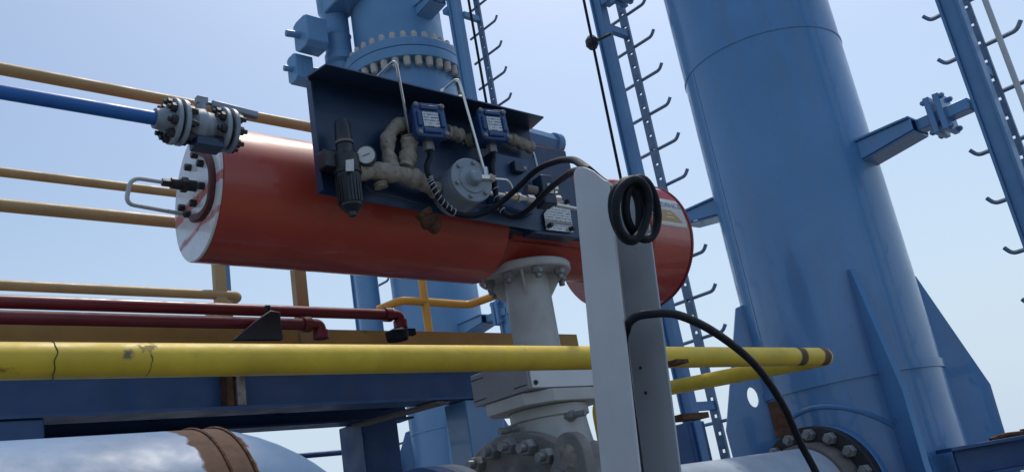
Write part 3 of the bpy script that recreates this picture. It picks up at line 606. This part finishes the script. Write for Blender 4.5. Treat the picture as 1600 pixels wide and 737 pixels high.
# filter regulator
fr = thing('filter_regulator', W(540, 335, .06), 'black filter regulator with a round white gauge at the left of the panel', 'regulator')
fo = .075; ft, fm = W(540, 192, fo), W(541, 250, fo)
b = NB(); x, y = fm.x, fm.y; z = lambda py: on(1, y, 541, py).z
lathe(b, (x, y, 0), VZ, [(z(225),0),(z(225),.027),(z(222),.029),(z(196),.027),(z(191),.023),(z(191),0)], 24); part('knob', b, M_blkm, fr)
b = NB(); lathe(b, (x, y, 0), VZ, [(z(226),.02),(z(226),.031),(z(222.5),.031),(z(222.5),.02)], 24); part('knob_ring', b, M_brn, fr)
b = NB(); lathe(b, (x, y, 0), VZ, [(z(270),0),(z(270),.041),(z(262),.046),(z(246),.046),(z(240),.036),(z(234),.030),(z(227),.029),(z(227),0)], 28); box(b, (x-.05, y+.02, z(252)), .07, .05, .06); box(b, (x+.04, y+.03, z(252)), .09, .05, .05); part('body', b, M_blkm, fr, bev=.004)
b = NB(); lathe(b, (x, y, 0), VZ, [(z(336),0),(z(336),.012),(z(330),.014),(z(329),.022),(z(322),.038),(z(275),.042),(z(270.5),.042),(z(270.5),0)], 28); part('bowl', b, M_blkm, fr)
for k in range(10):
    a_ = R(150+16*k); b = NB(); box(b, Vector((x+.0408*math.cos(a_), y+.0408*math.sin(a_), (z(318)+z(278))/2)), .006, .005, z(278)-z(318)); part('bowl_rib', b, M_blkm, fr)
b = NB(); lathe(b, (x, y, 0), VZ, [(z(272.5),.03),(z(272.5),.047),(z(269.5),.047),(z(269.5),.03)], 28); part('clamp_ring', b, M_bdark, fr)
b = NB(); box(b, (x, y+.045, z(236)), .12, .012, .035); part('mounting_bracket', b, M_bdark, fr, bev=.002)
scatter('screw', bolt_bm(.007,.006), M_bolt, fr, [((x+dx, y+.038, z(236)), (0,-1,0)) for dx in (-.05,.05)])
b = NB(); lathe(b, (x, y, 0), VZ, [(z(311),.0445),(z(287),.0445)], 28, (R(205), R(235))); part('sight_label', b, M_brn, fr)
gq = W(572, 242, .125); gd = nrm(Vector((-.55,-.8,-.12)))
b = NB(); cyl(b, gq-gd*.035, gq, .034, seg=32); gg = part('gauge', b, M_blkm, fr)
b = NB(); lathe(b, gq, gd, [(.0005,0),(.002,.029),(.0,.0295)], 32); part('dial', b, M_lbl, gg)
b = NB(); a_, u_, v_ = frame(gd); box(b, gq+gd*.003, .030, .0025, .001, (u_*.8+v_*.2, v_*.8-u_*.2, a_)); part('needle', b, M_blk, gg)
b = NB(); prism(b, [W(541,250,.128), W(553,248,.128), W(553,267,.128), W(541,267,.128)], (0,.004,0)); part('face_label', b, M_lbl, fr)
# wrapped pipework
wp = thing('wrapped_pipework', W(620, 280, .05), 'lumpy beige wrapped pipework branching across the panel beside the gauge', 'pipework')
def lump(pts, r): 
    k = random.random()*6; b = NB(); tube(b, smooth_path(pts, 8), r, 14, rf=lambda t: r*(1+.12*math.sin(17*t+k)+.07*math.sin(41*t+k*2))); return b
part('run', lump([W(556,268,.07), W(590,268,.07), W(625,272,.07), W(650,280,.065), W(680,297,.05)], .032), M_wrap, wp)
part('riser', lump([W(612,262,.06), W(606,235,.06), W(608,212,.06), W(622,197,.06), W(645,192,.05)], .026), M_wrap, wp)
part('cap', lump([W(634,262,.075), W(638,240,.075), W(640,220,.075), W(640,216,.075)], .03), M_wrap, wp)
part('joint', lump([W(697,206,.06), W(710,209,.06), W(722,213,.06)], .026), M_wrap, wp)
part('joint', lump([W(792,215,.05), W(810,222,.05), W(830,231,.045)], .024), M_wrap, wp)
part('drop', lump([W(594,285,.065), W(596,293,.065)], .022), M_wrap, wp)
b = lump([W(660,330,.035), W(672,348,.04), W(684,352,.04)], .03); solo('corroded_bracket', b, M_rust, 'corroded brown lump under the panel against the red drum', 'bracket')

# blue junction boxes
def jbox(px, py, label, k=1.0):
    o = W(px, py, .16*k); s = .112*k; root = thing('junction_box', o+Vector((0,.05,-s/2)), label, 'junction box', 'blue junction boxes on the panel')
    # turned towards the viewer about the vertical
    q = Matrix.Rotation(R(-12), 3, 'Z') @ Matrix.Rotation(R(-4), 3, 'X'); ax = [q @ VX, q @ VY, q @ VZ]
    b = NB(); box(b, o+ax[1]*.06, s*1.0, .07, s*1.12, ax); part('case', b, M_jbox, root, bev=.012)
    b = NB(); pts = [(-.5,-.62),(.5,-.62),(.56,-.5),(.56,.5),(.5,.62),(-.5,.62),(-.56,.5),(-.56,-.5)]
    prism(b, [o+ax[0]*(u*s)+ax[2]*(v*s)+ax[1]*.0245 for u, v in pts], ax[1]*-.024); cv = part('cover', b, M_jbox, root, bev=.004)
    b = NB()
    for u, v, w_, h_ in ((0,.42,.62,.16),(0,-.42,.62,.16),(-.40,0,.14,.55),(.40,0,.14,.55)): box(b, o+ax[0]*(u*s)+ax[2]*(v*s)-ax[1]*.003, w_*s, .012, h_*s, ax)
    part('cover_rib', b, M_jbox, cv, bev=.004)
    scatter('screw', bolt_bm(.010, .010, .002), M_bolt, cv, [(o+ax[0]*(u*s)+ax[2]*(v*s), -ax[1]) for u in (-.46,.46) for v in (-.5,.5)])
    b = NB(); box(b, o-ax[1]*.0015, s*.56, .003, s*.56, ax); part('nameplate', b, M_plate, cv)
    g = o+ax[1]*.05-ax[2]*(s*.6); b = NB(); cyl(b, g-VZ*.03, g+VZ*.01, .020, seg=6); part('gland', b, M_bolt, root)
    cyl_b = NB(); cyl(cyl_b, o+ax[1]*.09, o+VY*.155, .03, seg=16); part('stem', cyl_b, M_wrap, root)
    return g
g1 = jbox(673, 187, 'blue junction box with a white plate, left of the pair on the panel')
g2 = jbox(772, 194, 'blue junction box with a white plate, right of the pair under the hood', .98)

# round pilot valve
pv = thing('pilot_valve', W(735, 312, .08), 'round grey bolted pilot valve in the middle of the panel', 'valve')
pd_ = nrm(Vector((-.12,-1,.02))); pc0 = W(737, 281, .16)
b = NB(); lathe(b, pc0, pd_, [(-.15,0),(-.15,.082),(-.03,.082),(-.024,.076),(-.018,.086),(0,.086),(.002,.083),(.002,.055),(.007,.052),(.009,0)], 48); part('body', b, M_grey, pv)
a_, u_, v_ = frame(pd_)
scatter('bolt', bolt_bm(.0085, .010), M_bolt, pv, [(pc0+a_*.002+u_*(.069*math.cos(R(t)))+v_*(.069*math.sin(R(t))), pd_) for t in range(15, 375, 60)])
hb = pc0; b = NB(); lathe(b, hb, pd_, [(.008,0),(.008,.03),(.018,.026),(.034,.024),(.040,.018),(.042,0)], 24); part('hub', b, M_grey, pv)
b = NB(); h2 = pc0+pd_*.025; cyl(b, h2, W(765,278,.17), .012, seg=10); cyl(b, W(757,262,.17), W(759,275,.17), .012, seg=6); cyl(b, W(764,276,.175), W(771,280,.175), .014, seg=6); part('fitting', b, M_stl, pv)

# stainless tubes
def tubing(pts, label, r=.0055, rad=.03, m=M_stl): b = NB(); tube(b, fillet(pts, rad), r, 10); return solo('steel_tube', b, m, label, 'tube', 'thin steel tubes on the panel')
tubing([W(586,122,-.02), W(589,121,.10), W(618,92,.20), W(641,217,.08)], 'thin steel tube bent over the hood, left of the pair, dropping to the wrapped pipework')
tubing([W(690,141,.0), W(692,141,.10), W(716,121,.20), W(757,268,.17)], 'thin steel tube bent over the hood, right of the pair, dropping to the pilot valve')
tubing([W(769,279,.175), W(793,281,.16), W(800,292,.15), W(801,305,.14)], 'short steel tube arching from the pilot valve fitting', rad=.02)
tubing([W(829,231,.045), W(834,240,.05), W(841,268,.06)], 'short steel tube dropping from the right wrapped joint', rad=.015)
tubing([W(868,320,.10), W(905,327,.10)], 'straight steel tube running from the solenoid block behind the grey channel', r=.008)
ft_ = thing('fitting_train', W(800, 308, .08), 'row of steel pipe fittings between the pilot valve and the solenoid block', 'fittings')
L0 = W(762,301,.12); L1 = W(833,312,.12); dl = nrm(L1-L0); LL = (L1-L0).length
b = NB(); lathe(b, L0, dl, [(0,0),(0,.009),(LL*.35,.009),(LL*.35,.0)], 12); part('pipe', b, M_stl, ft_)
b = NB(); lathe(b, L0, dl, [(LL*.36,0),(LL*.36,.013),(LL*.5,.015),(LL*.62,.015),(LL*.62,0)], 6); part('union', b, M_bra, ft_)
b = NB(); lathe(b, L0, dl, [(LL*.63,0),(LL*.63,.018),(LL*.70,.018),(LL*.71,.012),(LL*.84,.011),(LL*.85,.017),(LL*1.0,.017),(LL*1.0,0)], 6); part('nut', b, M_stl, ft_)
b = NB(); q0 = W(822,295,.10); cyl(b, q0, W(838,298,.11), .018, seg=14); part('plug', b, M_brn, ft_)

tubing([W(690,290,.05), W(700,318,.07), W(742,322,.06), W(800,318,.05)], 'thin dark drain tube running low across the panel under the pilot valve', r=.003, rad=.02, m=M_bdark)
tubing([W(560,272,.03), W(578,300,.04), W(612,306,.05), W(668,322,.04)], 'thin dark tube curving under the wrapped pipework', r=.003, rad=.03, m=M_bdark)
tb = thing('terminal_block', W(812, 275, .07), 'small dark relay block on the raised cover right of the pilot valve', 'relay')
b = NB(); q = W(808, 262, .075); box(b, q, .05, .03, .045); part('case', b, M_sol, tb, bev=.004)
b = NB(); cyl(b, q+VX*.025, q+VX*.045, .011, seg=8); part('port', b, M_bolt, tb)
# solenoid block and nameplate
sb = thing('solenoid_block', W(850, 328, .06), 'black solenoid block with a small white label beside the nameplate', 'solenoid')
c = W(851, 302, .09); q = Matrix.Rotation(R(-10), 3, 'Z'); ax = [q@VX, q@VY, q@VZ]
b = NB(); box(b, c+VZ*.005, .060, .07, .125, ax); part('block', b, M_sol, sb, bev=.006)
b = NB(); box(b, c-ax[1]*.038+VZ*.006+ax[0]*.004, .026, .004, .042, ax); part('label', b, M_lbl, sb)
b = NB(); cyl(b, c+ax[0]*.027+VZ*.012-ax[1]*.02, c+ax[0]*.045+VZ*.012-ax[1]*.02, .017, seg=12); cyl(b, c+ax[0]*.027-VZ*.03-ax[1]*.02, c+ax[0]*.055-VZ*.03-ax[1]*.02, .015, seg=6); part('port', b, M_stl, sb)
YN = YC-.012
npl = thing('nameplate', on(1, YN, 872, 362), 'silver engraved nameplate with four dark bolts on the navy cover', 'nameplate')
pp = [on(1, YN, *q) for q in ((866,311),(889,315),(896,363),(854,359),(850,334))]
b = NB(); prism(b, pp, (0,.003,0)); part('plate', b, M_plate, npl)
b = NB(); p0, p1 = on(1, YN-.002, 851, 345), on(1, YN-.002, 893, 350); box(b, (p0+p1)/2, (p1-p0).length*.98, .003, .012, (nrm(p1-p0), VY, VZ)); part('plate_fold', b, M_bolt, npl)
b = NB(); scatter('bolt', bolt_bm(.011, .022, .0), M_bdark, npl, [(on(1, YN, *q), (.12,-1,0)) for q in ((884,316),(857,353),(891,358))]); b.free()

# ------------------------------------------------------------------ small blue pipe with flanged valve
sy = 2.335; sz = on(1, sy, 300, 195).z
bp = thing('small_pipe', (0, sy, sz), 'slim bright blue pipe at the upper left leading to the flanged valve', 'pipe')
xL = on(1, sy, 244, 190).x
b = NB(); tube(b, [(-1.2, sy, sz), (xL, sy, sz)], .021, 16); part('tube', b, M_pblue, bp)
sv_ = thing('flanged_valve', (xL, sy, sz-.08), 'small grey flanged ball valve with a lever, on the end of the slim blue pipe', 'valve')
def fl(x, t=.014, r=.070): b = NB(); lathe(b, (x, sy, sz), VX, [(0,0),(0,r-.003),(.002,r),(t-.002,r),(t,r-.003),(t,0)], 36); return b
xa = on(1, sy, 266, 190).x; xbv = on(1, sy, 342, 205).x
for x in (xa, xa+.024, xbv, xbv+.026): part('flange', fl(x), M_vgr, sv_)
b = NB(); lathe(b, (xa+.014, sy, sz), VX, [(0,.05),(.0,.056),(.010,.056),(.01,.05)], 28); part('gasket', b, M_blkm, sv_)
b = NB(); lathe(b, (xbv+.014, sy, sz), VX, [(0,.05),(.0,.056),(.012,.056),(.012,.05)], 28); part('gasket', b, M_blkm, sv_)
b = NB(); lathe(b, (xL-.005, sy, sz), VX, [(0,.021),(0,.03),(.02,.033),(xa-xL+.004,.042)], 24); lathe(b, (xa+.038, sy, sz), VX, [(0,.03),(.012,.034),(.03,.05),(.055,.053),(.066,.046),(.075,.046),(xbv-xa-.05,.034),(xbv-xa-.038,.036)], 28); part('body', b, M_vgr, sv_)
A4 = [R(x) for x in (22, 67, 112, 157, 202, 247, 292, 337)]
scatter('bolt', bolt_bm(.0135, .016, .010), M_bdark, sv_, [((xx, sy+.053*math.cos(a), sz+.053*math.sin(a)), (sg,0,0)) for a in A4 for xx, sg in ((xa,-1),(xa+.038,1),(xbv,-1),(xbv+.040,1))])
xm = xa+.10; b = NB(); cyl(b, (xm,sy,sz+.04), (xm,sy,sz+.085), .014, seg=12); bxx(b, xm-.017, xm+.017, sy-.012, sy+.012, sz+.075, sz+.098); part('stem', b, M_vgr, sv_, bev=.002)
h0, h1 = on(1, sy, 330, 163), on(1, sy, 402, 181); b = NB(); box(b, (h0+h1)/2, (h1-h0).length, .024, .022, (nrm(h1-h0), VY, VZ)); bxx(b, xm, h0.x+.01, sy-.008, sy+.008, sz+.079, sz+.087); part('lever', b, M_grey, sv_, bev=.007)
b = NB(); bxx(b, xm-.035, xm+.05, sy-.03, sy+.03, sz-.075, sz-.045); part('drain_block', b, M_navy, sv_, bev=.004)

# tube loop at the end cap
lp = thing('breather_loop', capP(288, 291, .03), 'grey looped breather tube with fittings on the white drum end cap', 'tube')
f0, f1_ = capP(306, 291, 0), capP(306, 291, .095)
b = NB(); cyl(b, f0, f0-DX*.085, .020, seg=14); cyl(b, f0-DX*.03, f0-DX*.05, .027, seg=6); cyl(b, f0-DX*.085, f0-DX*.115, .014, seg=6); part('fitting', b, M_bdark, lp)
fs = f0-DX*.115; yy = fs.y
p1, p2, p3 = on(1, yy, 205, 277), on(1, yy, 196, 318), capP(290, 335, .005)
b = NB(); tube(b, fillet([fs+DX*.01, p1, p2, p3], .035), .0075, 10); part('loop', b, M_gal, lp)

# ------------------------------------------------------------------ big weathered pipe elbow, lower left
by_, bz_, brd = 2.0, 1.635, .285
M_big = M_pipe.copy(); M_big.name = 'elbow_blue_paint'
xw = on(1, by_-.2, 350, 700).x; xe = xw+.04
ep = thing('elbowed_pipe', (xe+.4, by_, 0), 'fat pale blue weathered pipe with a rusty weld band at the lower left', 'pipe')
WLx = ep.location.x
add_mark(M_big, 0, xw-.055-WLx, xw+.06-WLx, (.085,.042,.024), .05, 13)
path = [Vector((-1.6, by_, bz_)), Vector((-.6, by_, bz_)), Vector((xw-.1, by_, bz_)), Vector((xw, by_, bz_))]
er = .31
for i in range(0, 19): a = R(5*i); path.append(Vector((xe+er*math.sin(a), by_, bz_-er+er*math.cos(a))))
path.append(Vector((xe+er, by_, 0.0)))
npth = len(path); b = NB(); tube(b, path, brd, 64, rf=lambda t: brd*(1-.36*max(0, min(1, (t*(npth-1)-4)/14)))); part('pipe', b, M_big, ep, ang=60)
for dx in (-.002, .05):
    b = NB(); tube(b, [Vector((xw+dx, by_+(brd+.001)*math.cos(t), bz_+(brd+.001)*math.sin(t))) for t in [2*math.pi*i/64 for i in range(65)]], .004, 6, cap=False); part('weld_bead', b, M_rust, ep)
q = U(478, 729, 3.4); b = NB(); tube(b, [q-VX*.5, q], .022, 14); solo('stub_pipe', b, M_bei, 'short beige pipe end just right of the fat weathered pipe', 'pipe')

# ------------------------------------------------------------------ yellow pipe rail in front
M_yel1 = M_yel.copy(); M_yel1.name = 'front_rail_yellow_paint'
yy, zz = 1.59, 1.985; yc = on(1, yy, 1297, 561); yr = thing('pipe_rail', (1.5, yy, 0), 'thick yellow pipe rail across the foreground, bent back at its right end', 'railing')
OX = 1.5
for px, wd in ((1247, .045), (1284, .05)):
    x = on(1, yy, px, 560).x; add_mark(M_yel1, 0, x-wd/2-OX, x+wd/2-OX, (.10,.06,.035), .01, 30)
x = on(1, yy, 190, 548).x; add_mark(M_yel1, 0, x-.007-OX, x+.007-OX, (.20,.16,.09), .010, 70, extra=(2, zz-.004, zz+.012))
x = on(1, yy, 222, 540).x; add_mark(M_yel1, 0, x-.014-OX, x+.014-OX, (.27,.19,.06), .03, 70, extra=(2, zz+.012, zz+.026))
x = on(1, yy, 226, 560).x; add_mark(M_yel1, 0, x-.0014-OX, x+.0014-OX, (.16,.12,.05), .006, 60, extra=(2, zz-.03, zz+.005))
back = U(932, 628, 4.35)
pts = fillet([(-1.2, yy, zz), (.5, yy, zz), (yc.x, yy, zz)], .02)[:-1]+[]
b = NB(); loop = fillet([Vector((-1.2,yy,zz)), Vector((yc.x+.01,yy,zz)), back, back+Vector((0,0,-2.05))], .075, 8); tube(b, loop, .031, 24); part('rail', b, M_yel1, yr)
x = on(1, yy, 79, 553).x; b = NB(); wv_ = [Vector((x+.002*math.sin(3*t)+.0015*math.sin(7*t), yy+.0312*math.cos(t), zz+.0312*math.sin(t))) for t in [2*math.pi*i/40 for i in range(41)]]; tube(b, wv_, .0010, 6, cap=False); part('weld_crack', b, M_bdark, yr)
for x in (-.9, yc.x-.55):
    b = NB(); tube(b, [(x, yy, 0), (x, yy, zz-.02)], .028, 14)
    if x < 0: part('post', b, M_yel1, yr)
    else: b.free()

# ------------------------------------------------------------------ grey steel channel with the cable coil
et = U(950, 283, 1.9); eb = on(1, et.y, 1000, 737)
up = nrm(et-eb); ebm = eb-up*((eb.z-0)/up.z)                      # down to the deck
FW, TH, GAP = .098, .005, .120
ch = thing('steel_channel', (ebm.x, ebm.y, 0), 'leaning light grey steel channel post in the foreground carrying the black cable coil', 'post')
def flange_strip(x, tops):
    bb = NB(); prism(bb, [ebm+VX*x, ebm+VX*x+VY*FW]+[ebm+VX*x+up*((et-ebm).length)+VY*a+up*h for a, h in tops], VX*TH); return bb
topp = [(FW,.058),(FW*.97,.064),(FW*.9,.068),(FW*.8,.068),(FW*.68,.063),(FW*.55,.054),(FW*.42,.043),(FW*.3,.030),(FW*.18,.015),(FW*.08,.005),(0,0)]
part('near_flange', flange_strip(0, topp), M_gal, ch, bev=.0015)
M_gal2 = mat('shaded_channel_grey', (.37,.39,.42), .5, var=.12, vscale=5, streak=.3, dirt=((.10,.11,.12), .16, 22))  # channel grey darkened to paint the near flange's shade; specks are dirt
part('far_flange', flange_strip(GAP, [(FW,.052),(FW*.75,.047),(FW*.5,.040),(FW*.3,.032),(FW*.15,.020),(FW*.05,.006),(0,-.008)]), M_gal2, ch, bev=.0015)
b = NB(); L_ = (et-ebm).length-.02; prism(b, [ebm+VX*(TH+.0005)+VY*FW, ebm+VX*(GAP-.0005)+VY*FW, ebm+VX*(GAP-.0005)+VY*FW+up*L_, ebm+VX*(TH+.0005)+VY*FW+up*L_], VY*-TH); part('web', b, M_gal, ch)
scatter('screw', bolt_bm(.0035,.002), M_bdark, ch, [(on(0, ebm.x+.5*0+(et-ebm).x*((q_-0)/et.z)+GAP-.0005, px_, py_), (-1,0,0)) for px_, py_, q_ in ((1001,574,1.83),(1009,613,1.79))])
b = NB(); box(b, ebm+Vector((.06,.05,.008)), .26, .24, .016); part('foot_plate', b, M_gal, ch)
b = NB(); p = on(1, et.y+.05, 1062, 651); p.x += .02; bxx(b, p.x-.035, p.x+.055, p.y-.02, p.y+.02, p.z-.008, p.z+.004); part('cleat', b, M_rust, ch)
b = NB(); p = on(1, et.y+.05, 1050, 566); p.x += .02; bxx(b, p.x-.03, p.x+.012, p.y-.02, p.y+.02, p.z-.005, p.z+.003); part('cleat', b, M_rust, ch)

# cables
cr = .0105
def cable(pts, label, r=cr, n=8): b = NB(); tube(b, smooth_path(pts, n), r, 12); return solo('black_cable', b, M_blk, label, 'cable', 'black cables on the panel')
CB = lambda px, py, d: U(px, py, d)
top1, top2 = U(906, 257, 2.1), U(903, 269, 2.1)
cable([g1, g1-VZ*.05, W(667,262,.13), W(675,288,.13), W(690,314,.13), W(712,333,.13), W(745,336,.14), W(775,322,.2), W(805,297,.28), W(838,266,.4), W(870,252,.6), W(895,250,.85), U(914,262,2.06), U(936,280,2.04), U(962,300,1.93)], 'black cable from the left junction box looping under the pilot valve to the coil', .0105)
cable([g2, g2-VZ*.05, W(769,258,.14), W(772,285,.15), W(778,315,.15), W(790,334,.16), W(808,338,.2), W(832,322,.3), W(855,298,.45), W(885,274,.8), U(906,268,2.06), U(930,283,2.04), U(962,306,1.94)], 'black cable from the right junction box crossing the solenoid block to the coil', .0105)
# spiral guard: pale marks wound on the cables
def winding(pts, label, turns, r=.0116):
    path = smooth_path(pts, 14); n = len(path); bb = NB(); L_ = []
    for i in range(n*3):
        f = i/(n*3-1)*(n-1); k = int(min(f, n-2)); p = path[k].lerp(path[k+1], f-k); t = nrm(path[k+1]-path[k]); a, u, v = frame(t); an = 2*math.pi*turns*i/(n*3)
        L_.append(p+u*(r*math.cos(an))+v*(r*math.sin(an)))
    tube(bb, L_, 0.0016, 5); return solo('spiral_wrap', bb, M_lbl, label, 'cable wrap', 'white spiral wraps')
winding([W(671,276,.13), W(675,288,.13), W(690,314,.13), W(712,333,.13)], 'white spiral wrap on the cable left of the pilot valve', 11)
winding([W(770,275,.15), W(772,285,.15), W(778,315,.15), W(786,330,.16)], 'white spiral wrap on the cable right of the pilot valve', 8)
# coil hung on the channel
cc = U(990, 330, 1.80); co = thing('cable_coil', cc-VZ*.08, 'coil of thick black cable hung on the grey channel', 'cable coil')
def loop(px, py, rx, ry, d, tilt, ph, n=40):
    c0 = U(px, py, d); hx = nrm(c_right*.75+c_fwd*.5); out = []
    for i in range(n+1):
        t = 2*math.pi*i/n+ph; a, b_ = rx*math.cos(t), ry*math.sin(t)
        out.append(c0+hx*(a*math.cos(tilt)-b_*math.sin(tilt))-c_down*(a*math.sin(tilt)+b_*math.cos(tilt)))
    return out
for px, py, rx, ry, d, tl_ in ((983,329,.036,.061,1.775,R(4)), (988,326,.043,.058,1.75,R(-5)), (1003,327,.040,.063,1.79,R(11)), (979,331,.035,.056,1.765,R(16))):
    k = random.random()*6; lpth = loop(px, py, rx, ry, d, tl_, .3); nl = len(lpth)-1
    lpth = [p+nrm(p-U(px,py,d))*(.0022*math.sin(2*2*math.pi*i/nl+k)+.0014*math.sin(3*2*math.pi*i/nl+2*k))+c_fwd*(.004*math.sin(2*math.pi*i/nl+k)) for i, p in enumerate(lpth)]
    b = NB(); tube(b, lpth, .0090, 12); part('turn', b, M_blk, co)
cable([ebm+up*1.2+VX*.03+VY*.03, ebm+up*1.6+VX*.035+VY*.03, U(977,560,1.86), U(979,515,1.82), U(990,497,1.76), U(1015,490,1.74), U(1060,492,1.78), U(1120,521,1.88), U(1180,570,2.0), U(1222,630,2.1), U(1250,690,2.15), U(1280,750,2.15), U(1300,830,2.15), U(1310,1100,2.2)], 'black cable arching from the grey channel down to the lower right', .0088)

# beam and odds and ends at the column's right foot
bb_ = U(1475, 716, 5.0); rb_ = thing('deck_beam', (bb_.x, bb_.y, 0), 'blue horizontal beam at the lower right against the gusset plate', 'beam')
q0 = U(1474, 704, 4.75); dv = nrm(Vector((1,-.75,0))); q1 = q0+dv*.5; sv2 = VZ.cross(dv)
b = NB(); box(b, (q0+q1)/2+dv*.8, (q1-q0).length+1.6, .16, .02, (dv, sv2, VZ)); box(b, (q0+q1)/2+dv*.8-VZ*.075, (q1-q0).length+1.5, .02, .13, (dv, sv2, VZ)); box(b, (q0+q1)/2+dv*.8-VZ*.15, (q1-q0).length+1.6, .16, .02, (dv, sv2, VZ)); part('girder', b, M_beam, rb_, bev=.003)
b = NB(); box(b, q0+dv*2.0-VZ*(bb_.z*.5+.06), .14, .14, bb_.z-.12); part('leg', b, M_beam, rb_)
p = q0+dv*.42+VZ*.012; b = NB(); tube(b, smooth_path([p-dv*.14, p-dv*.05+VZ*.012, p+dv*.06+VZ*.008, p+dv*.12+VZ*.02], 5), .014, 8); box(b, p+dv*.1+VZ*.015, .09, .05, .03, (dv, sv2, VZ)); solo('old_clamp', b, M_rust, 'small rusty clamp lying on the blue beam at the lower right', 'clamp')
